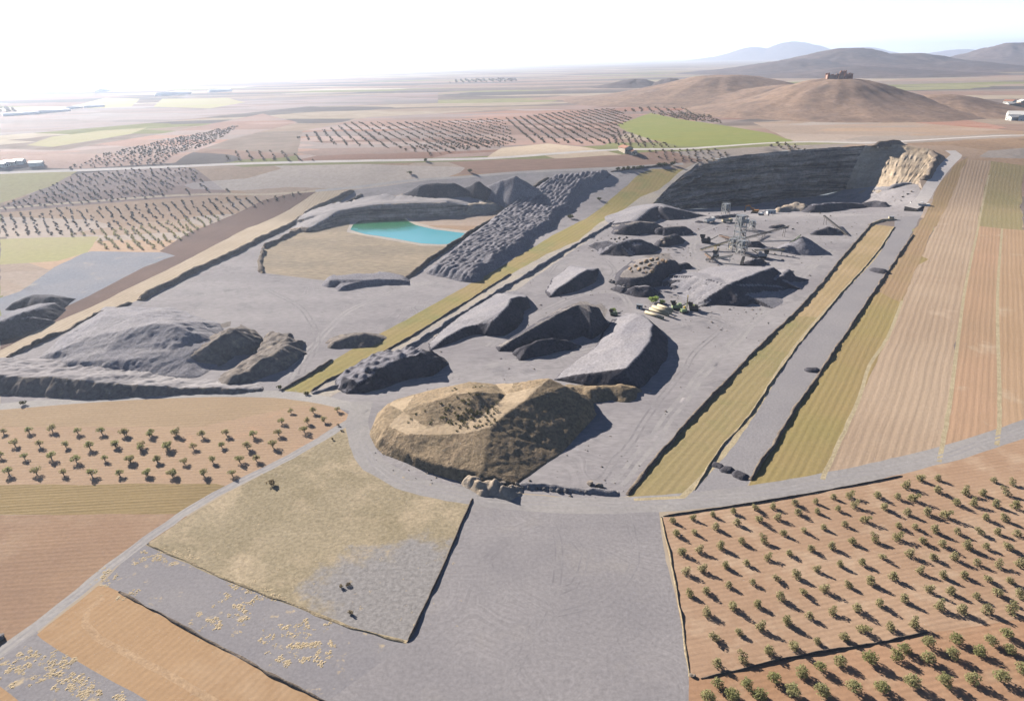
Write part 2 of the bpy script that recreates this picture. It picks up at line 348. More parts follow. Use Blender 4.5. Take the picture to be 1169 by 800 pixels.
def offset_line(pts, w):
    L, Rr = [], []
    n = len(pts)
    for k, p in enumerate(pts):
        a = Vector(pts[max(0, k - 1)]); b = Vector(pts[min(n - 1, k + 1)]); d = (b - a).normalized()
        ww = w[k] if isinstance(w, (list, tuple)) else w
        nx, ny = -d.y, d.x
        L.append((p[0] + nx * ww / 2, p[1] + ny * ww / 2)); Rr.append((p[0] - nx * ww / 2, p[1] - ny * ww / 2))
    return L + Rr[::-1]
def spline(pts, step=6):
    out = []
    n = len(pts)
    for k in range(n - 1):
        p0, p1, p2, p3 = [np.array(pts[min(max(i, 0), n - 1)], float) for i in (k - 1, k, k + 1, k + 2)]
        m = max(1, int(np.linalg.norm((p2 - p1)[:2]) / step))
        for j in range(m):
            t = j / m
            out.append(tuple(.5 * ((2 * p1) + (-p0 + p2) * t + (2 * p0 - 5 * p1 + 4 * p2 - p3) * t * t + (-p0 + 3 * p1 - 3 * p2 + p3) * t ** 3)))
    out.append(tuple(float(v) for v in pts[-1]))
    return out
def road(name, px, w, m, label, cat='road', fn=hN, sm=True, level='N'):
    pts = [tuple(at(*p, fn=fn)[:2]) for p in px]
    if sm: pts = [p[:2] for p in spline(pts, 8)]
    region(name, None, m, label, cat, world=offset_line(pts, w), level=level)

# --- far plain pieces first (painted in order: later ones win)
region('tan_field', [(0, 204), (0, 480), (420, 480), (760, 196), (1169, 260), (1169, 158), (900, 166), (640, 182), (300, 190)], M['tan_far'], 'tan dry land around the quarry below the far road')
region('mauve_field', [(0, 128), (0, 155), (180, 140), (350, 122), (500, 118), (500, 106), (300, 112), (120, 122)], M['mauve_far'], 'mauve grey fallow land under the far haze')
region('green_crop_field', [(30, 166), (60, 156), (120, 149), (168, 146), (150, 153), (60, 168)], M['palegreen_far'], 'pale green crop field beyond the dark tree rows')
region('green_crop_field', [(92, 119), (120, 112), (160, 113), (150, 122), (100, 124)], M['palegreen_far'], 'small pale green crop by the far white greenhouses')
region('green_crop_field', [(175, 122), (185, 113), (260, 112), (280, 117), (240, 124)], M['palegreen_far'], 'pale green crop right of the far white greenhouses')
region('pink_field', [(0, 190), (0, 170), (70, 172), (200, 150), (300, 130), (340, 140), (260, 160), (200, 186), (90, 193)], M['pink_far'], 'pinkish ploughed land above the far road')
region('pink_field', [(340, 184), (345, 150), (420, 134), (600, 124), (760, 112), (840, 124), (870, 134), (830, 140), (720, 150), (690, 166), (560, 178), (450, 183)], M['pink_far'], 'pinkish orchard soil in the middle distance')
region('red_field', [(690, 126), (760, 116), (880, 122), (905, 128), (858, 136), (780, 137), (745, 129), (710, 138)], M['red_far'], 'reddish orchard soil at the foot of the hills')
region('red_field', [(1060, 134), (1110, 138), (1150, 146), (1120, 150), (1030, 146)], M['red_far'], 'reddish soil between the round hill and the village')
region('tan_field', [(860, 140), (960, 134), (1169, 150), (1169, 158), (1000, 163), (905, 162)], M['tan_far'], 'tan slope below the castle hill')
region('green_crop_field', [(703, 143), (743, 129), (775, 136), (824, 143), (882, 153), (906, 161), (820, 167), (775, 167), (745, 160), (715, 150)], M['green_far'], 'bright green crop field behind the quarry cliff')
region('cream_field', [(573, 169), (625, 164), (684, 171), (620, 177), (556, 180)], M['cream_far'], 'cream stubble field left of the small red roofed farm')
region('cream_field', [(622, 178), (690, 172), (712, 177), (640, 183)], M['cream_far'], 'narrow cream stubble field beside the small red roofed farm')
region('brown_field', [(511, 185), (575, 182), (640, 181), (705, 177), (760, 172), (803, 184), (770, 188), (690, 191), (560, 198), (522, 200), (531, 192)], M['pink_band'], 'pink brown ploughed field between the far road and the gravel')
region('brown_field', [(230, 193), (300, 190), (355, 190), (375, 205), (356, 219), (262, 222), (222, 204)], M['tan_far'], 'bare brown field right of the orchard rows')
region('orchard_ground', [(0, 246), (0, 236), (86, 199), (150, 193), (222, 192), (262, 222), (200, 226), (100, 234)], M['mauve_far'], 'grey brown orchard soil below the far road')
region('orchard_ground', [(0, 271), (0, 243), (100, 234), (230, 226), (356, 218), (257, 249), (180, 288), (104, 287), (112, 270)], M['tan_far'], 'tan orchard soil beside the dark ploughed strip')
region('green_crop_field', [(0, 198), (92, 194), (60, 212), (0, 232)], M['palegreen_far'], 'yellow green crop below the far road')
region('green_crop_field', [(0, 302), (0, 273), (60, 271), (113, 270), (100, 288), (66, 298)], M['palegreen_far'], 'yellow green crop beside the blue grey ground')
region('pale_field', [(0, 338), (0, 302), (66, 298), (96, 289), (60, 306), (20, 332)], M['tan_far'], 'pinkish fallow field left of the blue grey ground')
# --- left middle
region('gravel_ground', [(0, 470), (0, 405), (85, 372), (159, 342), (300, 273), (404, 217), (520, 202), (690, 192), (768, 190), (640, 275), (480, 358), (322, 447), (200, 452)], M['gravel'], 'pale grey gravel ground around the pond')
region('clinker_ground', [(0, 384), (0, 340), (22, 333), (62, 305), (96, 289), (104, 287), (184, 288), (203, 291), (164, 306), (103, 337), (69, 354)], M['bluegrey'], 'blue grey clinker ground left of the dark ploughed strip')
region('ploughed_strip', [(0, 400), (0, 383), (69, 353), (103, 337), (164, 305), (200, 292), (182, 287), (218, 264), (257, 249), (300, 229), (350, 217), (362, 218.5), (283, 260), (205, 301), (103, 351), (51, 373)], M['dark_plough'], 'dark brown freshly ploughed strip')
region('stubble_strip', [(0, 414), (0, 400), (51, 373), (103, 351), (205, 301), (283, 260), (362, 218.5), (404, 217.5), (353, 242), (300, 273), (231, 306), (159, 342), (123, 355), (85, 373), (23, 401)], M['cream_strip'], 'cream stubble strip beside the dark ploughed strip')
region('dry_basin', [(301, 285), (353, 261), (378, 259), (400, 248), (455, 244), (507, 240), (560, 236), (590, 232), (560, 252), (517, 279), (465, 317), (440, 322), (404, 323), (360, 319), (304, 312), (298, 298)], M['dry_pond'], 'brown dry grass basin in front of the pond')
region('pond_beach', [(448, 256), (455, 246), (507, 241), (575, 238), (552, 256), (531, 268), (497, 264)], M['tan_far'], 'tan beach behind the pond')
region('pond_beach', [(396, 265), (400, 252), (412, 247), (456, 243.5), (476, 254), (498, 260), (538, 264), (522, 281.5), (480, 280.5), (440, 273.5)], M['pale_dirt'], 'pale muddy shore ringing the pond')
region('pond', [(400, 262.5), (403, 257), (412, 250.5), (436, 248), (455, 246.5), (464, 250), (474, 257), (496, 262), (532, 266.5), (521, 278.5), (500, 279), (481, 278), (442, 271), (417, 267.5)], 'WATER', 'turquoise quarry pond with a green far corner', 'pond')
region('yellow_strip', [(322, 446), (370, 418.5), (406, 396), (483, 354), (575, 302.5), (634, 267), (693, 231), (731, 198), (745, 193), (781, 193), (752, 217), (731, 225), (711, 240), (685, 254), (660, 275), (624, 290), (583, 313), (524, 350), (473, 382), (421, 411), (370, 436), (352, 449)], M['yellow_strip'], 'yellow green grass strip between pond ground and quarry floor', 'field')
region('dirt_strip', [(352, 449), (370, 436), (421, 411), (473, 382), (524, 350), (583, 313), (624, 290), (660, 275), (685, 254), (711, 240), (731, 225), (752, 217), (781, 193), (800, 184), (770, 208), (749, 229), (690, 262), (640, 296), (560, 352), (470, 396), (400, 440), (372, 455)], M['pale_dirt'], 'pale dirt edge along the yellow strip')
# --- right fields
region('brown_field', [(1060, 178), (1062, 171), (1095, 163), (1169, 158), (1169, 190), (1100, 184)], M['tan_far'], 'tan brown field at the top end of the strips')
region('stubble_field', [(939, 548), (981, 454), (1013, 386), (1046, 303), (1086, 220), (1096, 198), (1104, 182), (1131, 184), (1128, 200), (1116, 263), (1103, 323), (1090, 400), (1082, 479), (1072, 527), (1000, 545)], M['stubble'], 'wide pale stubble strip with fine drill lines', 'field')
region('gold_field', [(853, 562), (858, 547), (885, 505), (931, 433), (993, 340), (1031, 283), (1060, 296), (1046, 303), (1013, 386), (981, 454), (939, 550)], M['gold_strip'], 'olive gold stubble strip right of the grey lane', 'field')
region('gold_field', [(1011, 313), (1031, 283), (1056, 245), (1070, 214), (1088, 190), (1106, 179), (1096, 200), (1063, 267), (1042, 316), (1028, 345), (1000, 332)], M['gold_far'], 'brown upper end of the gold stubble strip', 'field')
region('olive_field', [(1128, 199), (1131, 184), (1169, 189), (1169, 264), (1116, 259)], M['olive_field'], 'dull olive green field at the right', 'field')
region('orange_field', [(1070, 530), (1082, 479), (1103, 323), (1116, 258), (1144, 261), (1139, 333), (1141, 456), (1139, 505)], M['orange_field'], 'orange soil strip left of the thin grass line', 'field')
region('orange_field', [(1137, 505), (1141, 456), (1139, 333), (1144, 261), (1169, 263), (1240, 270), (1260, 480), (1169, 500)], M['orange_field2'], 'orange soil strip at the right of the thin grass line', 'field')
region('lane', [(786, 572), (791, 559), (822, 513), (856, 475), (889, 425), (910, 396), (960, 336), (990, 303), (1006, 283), (1021, 259), (1020, 248), (1052, 246), (1031, 283), (1013, 312), (993, 341), (931, 434), (885, 506), (856, 549), (850, 562)], M['gravel_lane'], 'grey gravel lane between the two grass strips', 'lane')
region('green_field', [(716, 572), (718, 564), (755, 517), (805, 463), (860, 404), (913, 353), (940, 323), (960, 330), (930, 366), (910, 396), (889, 425), (856, 475), (822, 513), (790, 560), (785, 571)], M['green_strip'], 'green gold grass strip right of the quarry floor', 'field')
region('tan_strip', [(905, 361), (940, 323), (960, 296), (980, 273), (995, 256), (1022, 259), (1006, 283), (990, 303), (960, 336), (935, 362)], M['tan_strip'], 'tan dry upper end of the grass strip', 'field')
# --- foreground
region('left_orchard_ground', [(-120, 600), (-120, 488), (0, 486), (400, 458), (414, 474), (372, 500), (332, 522), (245, 567), (-80, 570)], M['left_orchard'], 'pinkish soil of the left orchard')
region('tan_field', [(-120, 490), (-120, 470), (0, 466), (100, 459), (200, 453), (330, 452), (402, 464), (340, 463), (230, 487), (0, 487)], M['left_tan'], 'tan fallow strip above the left orchard')
region('olive_brown_field', [(-140, 590), (-140, 554), (0, 553.5), (247, 552), (262, 556), (206, 587), (0, 587)], M['olive_brown'], 'olive brown ploughed strip below the left orchard')
region('brown_field', [(-160, 860), (-140, 587), (0, 587.5), (206, 586), (215, 590), (105, 664), (45, 712), (0, 744)], M['brown_field'], 'bare brown ploughed field at the left edge')
region('spotted_ground', [(-120, 900), (-40, 770), (0, 748), (42, 720), (70, 744), (171, 800), (260, 870)], M['gravel_spot'], 'grey gravel corner dotted with straw')
region('orange_corner', [(-100, 900), (-60, 790), (0, 783), (23, 801), (60, 850)], M['orange_left'], 'orange soil corner at the bottom left')
region('orange_field', [(42, 724), (112, 668), (122, 668), (136, 675), (180, 700), (231, 729), (294, 762), (371, 801), (460, 850), (260, 860), (171, 801), (70, 744)], M['orange_left'], 'orange ploughed field at the lower left', 'field')
region('spotted_strip', [(136, 675), (116, 666), (165, 617), (220, 642), (262, 665), (330, 690), (400, 718), (465, 735), (500, 800), (460, 852), (371, 802), (294, 762), (231, 729), (180, 700)], M['gravel_spot'], 'grey gravel strip dotted with straw tufts')
region('dry_field', [(166, 622), (206, 594), (260, 562), (332, 524), (372, 502), (392, 484), (405, 500), (420, 530), (450, 548), (500, 562), (540, 569), (525, 600), (505, 650), (480, 700), (465, 734), (400, 718), (330, 690), (262, 665), (215, 643)], M['dry'], 'tan dry grass field with a bare grey corner', 'field')
region('gravel_yard', [(540, 569), (600, 574), (752, 582), (760, 640), (776, 700), (786, 755), (790, 860), (450, 860), (371, 802), (465, 734), (480, 700), (505, 650), (525, 600)], M['gravel_yard'], 'broad empty grey gravel yard', 'yard')
region('orchard_ground', [(755, 592), (765, 586), (860, 574), (985, 551), (1090, 526), (1169, 500), (1260, 480), (1330, 620), (1320, 720), (1169, 706), (1060, 722), (1000, 735), (900, 752), (800, 774), (787, 770), (783, 740), (770, 670)], M['orchard'], 'orange soil of the right orchard')
region('orchard_ground', [(786, 768), (800, 774), (900, 752), (1000, 735), (1060, 722), (1169, 706), (1320, 715), (1330, 880), (788, 880)], M['orchard_low'], 'red orange soil of the lower right orchard')
RIM = [(749, 228.5), (770, 208), (800, 184.5), (840, 178.5), (880, 174), (930, 170), (985, 167), (1012, 165.5), (1040, 167), (1062, 171), (1068, 181), (1061, 196)]
rimw = [at(*p) for p in RIM]
footw = []
for px_, py_, Y_ in [(752, 232, 598), (776, 240, 608), (812, 238.5, 640), (850, 235.5, 665), (884, 228.5, 690), (930, 223, 700), (962, 218.5, 702), (998, 213.5, 662), (1020, 212.5, 636), (1036, 208, 636), (1045, 205, 636), (1049, 206, 632)]:
    q_ = at_dist(px_, py_, Y_); footw.append(Vector((q_.x, q_.y, float(hF(q_.x, q_.y)))))
FL = [(372, 456), (400, 440), (470, 396), (560, 352), (640, 296), (690, 262), 'FOOT', (1057, 232), (1052, 246), (1020, 249), (995, 256), (980, 273), (960, 297), (940, 323), (913, 353), (860, 404), (805, 463), (755, 517), (716, 566), (690, 572), (590, 562), (480, 556), (420, 520), (408, 480)]
flw = []
for p_ in FL:
    if p_ == 'FOOT': flw += [tuple(q_[:2]) for q_ in footw]
    else: flw.append(tuple(at(*p_, fn=hF)[:2]))
region('quarry_floor', None, M['gravel'], 'grey gravel quarry floor with tyre tracks', 'quarry floor', level='F', world=flw)
region('hole', None, None, '', world=[tuple(p[:2]) for p in rimw] + [tuple(p[:2]) for p in footw[::-1]])
# --- roads on top
road('road', [(-60, 468), (0, 464), (100, 456), (200, 450.5), (270, 449), (330, 451), (380, 459), (416, 468)], 6.0, M['road'], 'pale dirt road along the foot of the long spoil bank')
road('road', [(-120, 830), (0, 743), (45, 712), (105, 663), (168, 614.5), (206, 588), (245, 564.5), (332, 521), (372, 498), (400, 481), (418, 466)], 3.4, M['road'], 'pale dirt road climbing from the lower left to the mound')
road('haul_road', [(414, 458), (408, 478), (412, 505), (427, 531), (462, 550), (515, 563), (570, 571), (630, 576), (700, 577), (760, 574), (830, 567), (900, 557), (970, 544), (1040, 528), (1100, 512), (1169, 489), (1240, 460)], 8.0, M['road_grey'], 'wide grey haul road bending round the earth mound')
road('haul_road', [(1040, 237), (1052, 229), (1062, 213), (1074, 196), (1086, 183), (1092, 177), (1085, 172)], 10.0, M['farroad'], 'pale haul road climbing out of the quarry')
road('far_road', [(-60, 201), (0, 197.5), (103, 194), (205, 190), (291, 186.5), (400, 184), (517, 182), (572, 180), (633, 175.5), (705, 171), (780, 170), (817, 167.5), (902, 162.5), (988, 163), (1053, 160), (1142, 155), (1200, 154)], 6.5, M['farroad'], 'pale country road crossing the plain')
road('track', [(360, 218), (404, 214), (460, 207), (530, 202), (599, 196.5), (688, 192.5), (780, 187)], 5, M['road'], 'pale track behind the pond')
road('track', [(0, 238), (130, 228), (230, 222), (300, 222), (360, 218)], 4, M['cream_strip'], 'pale track through the left orchards')
for a, lab in (([(1138, 508), (1141, 456), (1139, 333), (1144, 261)], 'thin pale grass line between the two orange strips'),
               ([(1072, 527), (1083, 470), (1094, 386), (1103, 323), (1116, 263), (1129, 200)], 'thin pale grass line right of the stubble strip'),
               ([(939, 547), (956, 509), (981, 454), (993, 416), (1013, 386), (1030, 343)], 'thin pale grass line left of the stubble strip')):
    road('grass_line', a, 1.4, M['straw_line'], lab, 'grass line')
road('grass_line', [(724, 571), (778, 568), (795, 552), (840, 500), (862, 468), (905, 400), (960, 335), (1000, 292), (1018, 262)], 2.0, M['straw_line'], 'pale grass edge along the green gold strip', 'grass line')

M['headland'] = mat('pale turned headland', (.395, .275, .175), (.37, .25, .155), scale=.1, fine=.9, bump=.15)
road('headland_track', [(118, 682), (99, 697), (97, 712), (112, 728), (150, 748), (205, 777), (262, 812)], 1.7, M['headland'], 'pale curved wheel track in the orange ploughed field', 'track')

M['rut'] = mat('dark wheel rut', (.208, .195, .203), (.25, .235, .24), scale=.12, fine=.8, fine_amt=.15, bump=.1, contrast=(.42, .55))
M['rut_pale'] = mat('pale dusty wheel track', (.31, .292, .287), (.275, .258, .262), scale=.1, fine=.8, fine_amt=.15, bump=.1, contrast=(.42, .55))
def ruts(px, m, label, w=.8, gap=2.1, fn=hF, level='F'):
    pts = [q_[:2] for q_ in spline([tuple(at(*p_, fn=fn)[:2]) for p_ in px], 6)]
    pts = [(x + float(fbm(x / 20, y / 20, 91, 2)) * 2, y + float(fbm(x / 20, y / 20, 92, 2)) * 2) for x, y in pts]
    o_ = offset_line(pts, gap); n_ = len(pts); a_, b_ = o_[:n_], o_[n_:][::-1]
    for l_ in (a_, b_): region('wheel_track', None, M[m], label, 'wheel track', world=offset_line(l_, w), level=level)
ruts([(432, 452), (500, 430), (580, 414), (645, 405), (684, 398)], 'rut_pale', 'pale wheel track behind the big tan mound', 1.4, 2.6)
ruts([(700, 552), (760, 480), (830, 400), (900, 330), (950, 285)], 'rut_pale', 'pale wheel track along the right side of the quarry floor', 1.6, 3.0)
ruts([(684, 548), (742, 470), (796, 405), (826, 368), (806, 360)], 'rut', 'dark wheel track curving across the quarry floor to the drill rig')
ruts([(720, 348), (702, 334), (664, 336), (625, 352), (590, 372), (560, 396)], 'rut_pale', 'pale wheel track behind the long gravel ridge', 1.4, 2.6)
ruts([(690, 320), (700, 312), (690, 296), (650, 296), (620, 316)], 'rut', 'dark wheel track round the rusty boulder heap')
ruts([(800, 310), (790, 290), (800, 265), (850, 248), (930, 248), (1010, 245)], 'rut_pale', 'pale wheel track through the crushing plant', 1.6, 3.0)
for a_, l_ in (([(556, 645), (585, 612), (640, 606), (672, 630), (655, 668), (600, 684), (562, 668), (556, 640), (590, 608)], 'dark wheel loop on the gravel yard'), ([(622, 590), (640, 640), (625, 690), (600, 740), (560, 800)], 'dark wheel track across the middle of the gravel yard'), ([(715, 590), (722, 640), (690, 690), (640, 700), (616, 672)], 'dark wheel track turning in the right half of the gravel yard')):
    ruts(a_, 'rut', l_, .45, 1.9, hN, 'N')
ruts([(330, 434), (376, 372), (440, 336), (520, 316)], 'rut_pale', 'pale wheel track across the left gravel ground', 1.4, 2.6, hN, 'N')
ruts([(345, 428), (360, 385), (340, 350), (300, 330)], 'rut', 'dark wheel track past the rugged spoil heap', .9, 2.4, hN, 'N')
for a_, l_ in (([(-120, 830), (0, 743), (45, 712), (105, 663), (168, 614.5), (206, 588), (245, 564.5), (332, 521), (372, 498), (400, 481)], 'worn wheel lines of the dirt road at the left'), ([(412, 505), (427, 531), (462, 550), (515, 563), (570, 571), (630, 576), (700, 577), (760, 574), (830, 567), (900, 557), (970, 544), (1040, 528), (1100, 512), (1169, 489)], 'worn wheel lines of the wide haul road')):
    ruts(a_, 'rut_pale', l_, .7, 1.7, hN, 'N')

def build_ground():
    pts = []; edges = []
    # fan of points round the camera: even spacing in the picture
    rr = 24.0; rad = []
    while rr < 27000: rad.append(rr); rr *= 1.034
    for k, q in enumerate(rad):
        for j in range(-52, 53):
            an = R(90) - R((j + (.5 if k % 2 else 0)) * 1.35)
            if q > 4000 and j % 2: continue
            pts.append((q * math.cos(an), q * math.sin(an)))
    pts += [(-27000, -60), (27000, -60), (-60, -60), (60, -60), (-400, -60), (400, -60), (0, 0), (-30, 10), (30, 10)]
    keep = []
    P = np.array(pts)
    seen = {}
    def vid(p):
        key = (round(p[0], 2), round(p[1], 2))
        if key not in seen: seen[key] = len(vl); vl.append(p)
        return seen[key]
    vl = []
    for p in pts: vid(p)
    for rg in REG:
        ids = [vid(tuple(p)) for p in rg['poly']]
        edges += [(a, b) for a, b in zip(ids, ids[1:] + ids[:1]) if a != b]
    res = delaunay_2d_cdt([Vector(p) for p in vl], edges, [], 0, 1e-3)
    V = np.array([tuple(v) for v in res[0]]); Fc = np.array([f for f in res[2] if len(f) == 3])
    ctr = V[Fc].mean(axis=1)
    own = np.full(len(Fc), -1)
    for i, rg in enumerate(REG):
        pl = rg['poly']; lo = pl.min(0); hi = pl.max(0)
        idx = np.where((ctr[:, 0] >= lo[0]) & (ctr[:, 0] <= hi[0]) & (ctr[:, 1] >= lo[1]) & (ctr[:, 1] <= hi[1]))[0]
        if not len(idx): continue
        x = ctr[idx, 0]; y = ctr[idx, 1]; ins = np.zeros(len(idx), bool)
        xa, ya = pl[:, 0], pl[:, 1]; xb, yb = np.roll(xa, -1), np.roll(ya, -1)
        for k in range(len(pl)):
            c = (ya[k] > y) != (yb[k] > y)
            if yb[k] != ya[k]:
                ins ^= c & (x < (xb[k] - xa[k]) * (y - ya[k]) / (yb[k] - ya[k]) + xa[k])
        own[idx[ins]] = i
    zN = hN(V[:, 0], V[:, 1]); zF = hF(V[:, 0], V[:, 1])
    far = V[:, 1] > 3000
    zN = np.where(np.abs(V).max(1) > 4000, PLAT * smooth(545, 745, V[:, 1]), zN)
    A = V[Fc]; area = (A[:, 1, 0] - A[:, 0, 0]) * (A[:, 2, 1] - A[:, 0, 1]) - (A[:, 2, 0] - A[:, 0, 0]) * (A[:, 1, 1] - A[:, 0, 1])
    Fc = np.where(area[:, None] < 0, Fc[:, ::-1], Fc)
    for i in range(-1, len(REG)):
        sel = Fc[own == i]
        if not len(sel): continue
        if i >= 0 and REG[i]['name'] == 'hole': continue
        lev = 'N' if i < 0 else REG[i]['level']
        u, inv = np.unique(sel, return_inverse=True)
        z = zF[u] if lev == 'F' else zN[u]
        vv = np.column_stack([V[u], z])
        nm = 'ground' if i < 0 else REG[i]['name']
        m = M['plain'] if i < 0 else REG[i]['m']
        if m == 'WATER':
            vv[:, 2] = zN[u].mean() - .0; m = M['water']
        o = mesh_obj(nm, vv, inv.reshape(-1, 3), m, smooth_=True)
        if i < 0: tag(o, 'wide dry plain of far brown fields reaching the horizon', 'ground', kind='structure')
        else: tag(o, REG[i]['label'], REG[i]['cat'], kind='structure')
    # vertical cut where the floor lies lower than the land beside it
    isF = np.array([o_ >= 0 and REG[o_]['level'] == 'F' for o_ in own])
    ed = {}
    for fi in np.where(isF)[0]:
        f = Fc[fi]
        for a, b in ((f[0], f[1]), (f[1], f[2]), (f[2], f[0])):
            k = (min(a, b), max(a, b)); ed.setdefault(k, []).append((a, b))
    hi_ = [i for i, r_ in enumerate(REG) if r_['name'] == 'hole'][0]
    holeE = set()
    for fi in np.where(own == hi_)[0]:
        f = Fc[fi]
        for a, b in ((f[0], f[1]), (f[1], f[2]), (f[2], f[0])): holeE.add((min(a, b), max(a, b)))
    vv, ff = [], []
    for k, l in ed.items():
        if len(l) == 1:
            a, b = l[0]
            if k in holeE: continue
            if abs(zN[a] - zF[a]) + abs(zN[b] - zF[b]) > .02:
                n = len(vv)
                vv += [(V[a][0], V[a][1], zF[a]), (V[b][0], V[b][1], zF[b]), (V[b][0], V[b][1], zN[b]), (V[a][0], V[a][1], zN[a])]
                ff.append((n, n + 1, n + 2, n + 3))
    if vv: tag(mesh_obj('quarry_edge', vv, ff, M['cliff']), 'dark cut edge of the sunken quarry floor', 'quarry edge', kind='structure')
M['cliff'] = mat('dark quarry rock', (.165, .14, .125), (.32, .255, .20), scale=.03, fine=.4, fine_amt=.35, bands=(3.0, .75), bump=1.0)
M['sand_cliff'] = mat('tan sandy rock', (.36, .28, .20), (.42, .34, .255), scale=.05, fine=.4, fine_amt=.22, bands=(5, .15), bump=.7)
def water_mat():
    T = NT('turquoise quarry water')
    tc = T.n('ShaderNodeTexCoord'); g = at(438, 250); 
    vd = T.n('ShaderNodeVectorMath', operation='DISTANCE'); T.l(tc.outputs['Object'], vd.inputs[0]); vd.inputs[1].default_value = g
    nz = T.n('ShaderNodeTexNoise', i_Scale=.04, i_Detail=4); T.l(tc.outputs['Object'], nz.inputs['Vector'])
    ad = T.n('ShaderNodeMath', operation='MULTIPLY_ADD'); T.l(nz.outputs[0], ad.inputs[0]); ad.inputs[1].default_value = 30; T.l(vd.outputs['Value'], ad.inputs[2])
    mr = T.n('ShaderNodeMapRange'); mr.inputs[1].default_value = 44; mr.inputs[2].default_value = 66; T.l(ad.outputs[0], mr.inputs[0])
    mx = T.n('ShaderNodeMixRGB'); mx.inputs[1].default_value = (.022, .12, .055, 1); mx.inputs[2].default_value = (.055, .25, .275, 1); T.l(mr.outputs[0], mx.inputs[0])
    bs = T.n('ShaderNodeBsdfPrincipled'); T.l(mx.outputs[0], bs.inputs['Base Color']); bs.inputs['Roughness'].default_value = .22; bs.inputs['Specular IOR Level'].default_value = .25
    n2 = T.n('ShaderNodeTexNoise', i_Scale=.6, i_Detail=3); T.l(tc.outputs['Object'], n2.inputs['Vector'])
    bp = T.n('ShaderNodeBump'); bp.inputs['Strength'].default_value = .08; T.l(n2.outputs[0], bp.inputs['Height']); T.l(bp.outputs[0], bs.inputs['Normal'])
    out = T.n('ShaderNodeOutputMaterial'); T.l(bs.outputs[0], out.inputs[0])
    return T.m
M['water'] = water_mat()
build_ground()

# ------------------------------------------------------------------ quarry cliff
def build_cliff():
    def resample(p, n):
        p = [np.array(q) for q in p]; d = [0]
        for a, b in zip(p, p[1:]): d.append(d[-1] + 1)
        out = []
        for k in range(n):
            t = k / (n - 1) * d[-1]; i = min(int(t), len(p) - 2); out.append(p[i] + (p[i + 1] - p[i]) * (t - i))
        return out
    nu, nv = 320, 44
    rm = resample([tuple(p) for p in rimw], nu); ft = resample([tuple(p) for p in footw], nu)
    ks_ = int(nu * 6.1 / 11)
    def strip(k0, k1, name, m, label):
        v, f = [], []
        for k in range(k0, k1 + 1):
            a = ft[k]; b = rm[k]
            din = a[:2] - b[:2]; L = np.linalg.norm(din) + 1e-6; din = din / L
            for j in range(nv + 1):
                t = j / nv
                s = t + (.012 + .088 * min(1, max(0, (ks_ - k) / 25))) * math.sin(t * PI * 10 + .6 * math.sin(k * .05))          # benches
                hh = t
                p = a * (1 - s) + b * s
                z = a[2] + (b[2] - a[2]) * t
                am = 2.2 * min(1, L / 12, k / 12) * math.sin(PI * t) ** .5 if 0 < t < 1 else 0
                nz = float(fbm(k * .21, z * .16, 31, 5)) * (1.3 + 1.9 * min(1, max(0, (ks_ - k) / 25))) + float(fbm(k * .035, 3.3, 37, 2)) * 3
                v.append((p[0] + din[0] * am * nz, p[1] + din[1] * am * nz, z + (-.4 if j == 0 else .03 + 1.3 * max(0, float(fbm(k * .16, 1.7, 41, 3))) if j == nv else 0)))
        n = nv + 1
        for k in range(k1 - k0):
            for j in range(nv): f.append((k * n + j, (k + 1) * n + j, (k + 1) * n + j + 1, k * n + j + 1))
        tag(mesh_obj(name, v, f, m, smooth_=False), label, 'cliff', kind='structure')
    ks = int(nu * 6.1 / 11)
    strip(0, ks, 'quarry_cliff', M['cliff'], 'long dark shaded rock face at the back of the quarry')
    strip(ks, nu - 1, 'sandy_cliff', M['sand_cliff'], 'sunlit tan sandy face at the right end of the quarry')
build_cliff()

# ------------------------------------------------------------------ heaps, banks and mounds
M['heap'] = mat('dark grey gravel heap', (.175, .168, .188), (.215, .205, .225), scale=.09, fine=.9, fine_amt=.4, bump=.9)
M['heap_brown'] = mat('brownish gravel heap', (.185, .165, .16), (.235, .21, .195), scale=.1, fine=.9, fine_amt=.42, bump=.9)
M['heap_dark_shade'] = mat('dark gravel with painted shade', (.06, .058, .07), (.095, .09, .102), scale=.1, fine=.9, fine_amt=.45, bump=.9)  # dark heaps, and steep faces of paler ones as painted shade
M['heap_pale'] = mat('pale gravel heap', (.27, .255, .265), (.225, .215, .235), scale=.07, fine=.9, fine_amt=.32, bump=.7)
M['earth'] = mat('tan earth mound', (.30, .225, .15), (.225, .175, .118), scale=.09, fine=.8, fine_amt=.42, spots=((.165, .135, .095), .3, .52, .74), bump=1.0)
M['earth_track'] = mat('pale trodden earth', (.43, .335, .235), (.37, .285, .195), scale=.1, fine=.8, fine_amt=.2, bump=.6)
M['spoil'] = mat('rough brown grey spoil', (.205, .175, .155), (.15, .135, .13), scale=.12, fine=.6, fine_amt=.35, spots=((.3, .25, .19), .12, .56, .7), bump=1.0)
M['sand'] = mat('pale tan rubble', (.40, .32, .24), (.30, .26, .225), scale=.15, fine=.6, fine_amt=.3, bump=.8)
M['bank'] = mat('dark earth bank', (.13, .105, .09), (.19, .155, .125), scale=.2, fine=1.2, fine_amt=.35, bump=.8)
M['bank_straw'] = mat('straw covered bank', (.34, .275, .18), (.24, .195, .135), scale=.2, fine=1.2, fine_amt=.35, bump=.8)
M['bank_grey'] = mat('grey gravel berm', (.20, .19, .205), (.245, .23, .235), scale=.2, fine=1.0, fine_amt=.3, bump=.7)
M['rock'] = mat('grey brown boulder', (.22, .19, .17), (.30, .25, .2), scale=.5, fine=2, fine_amt=.25, bump=.5)
M['rock_orange'] = mat('rusty brown boulder', (.36, .25, .155), (.27, .185, .13), scale=.5, fine=2, fine_amt=.25, bump=.5)
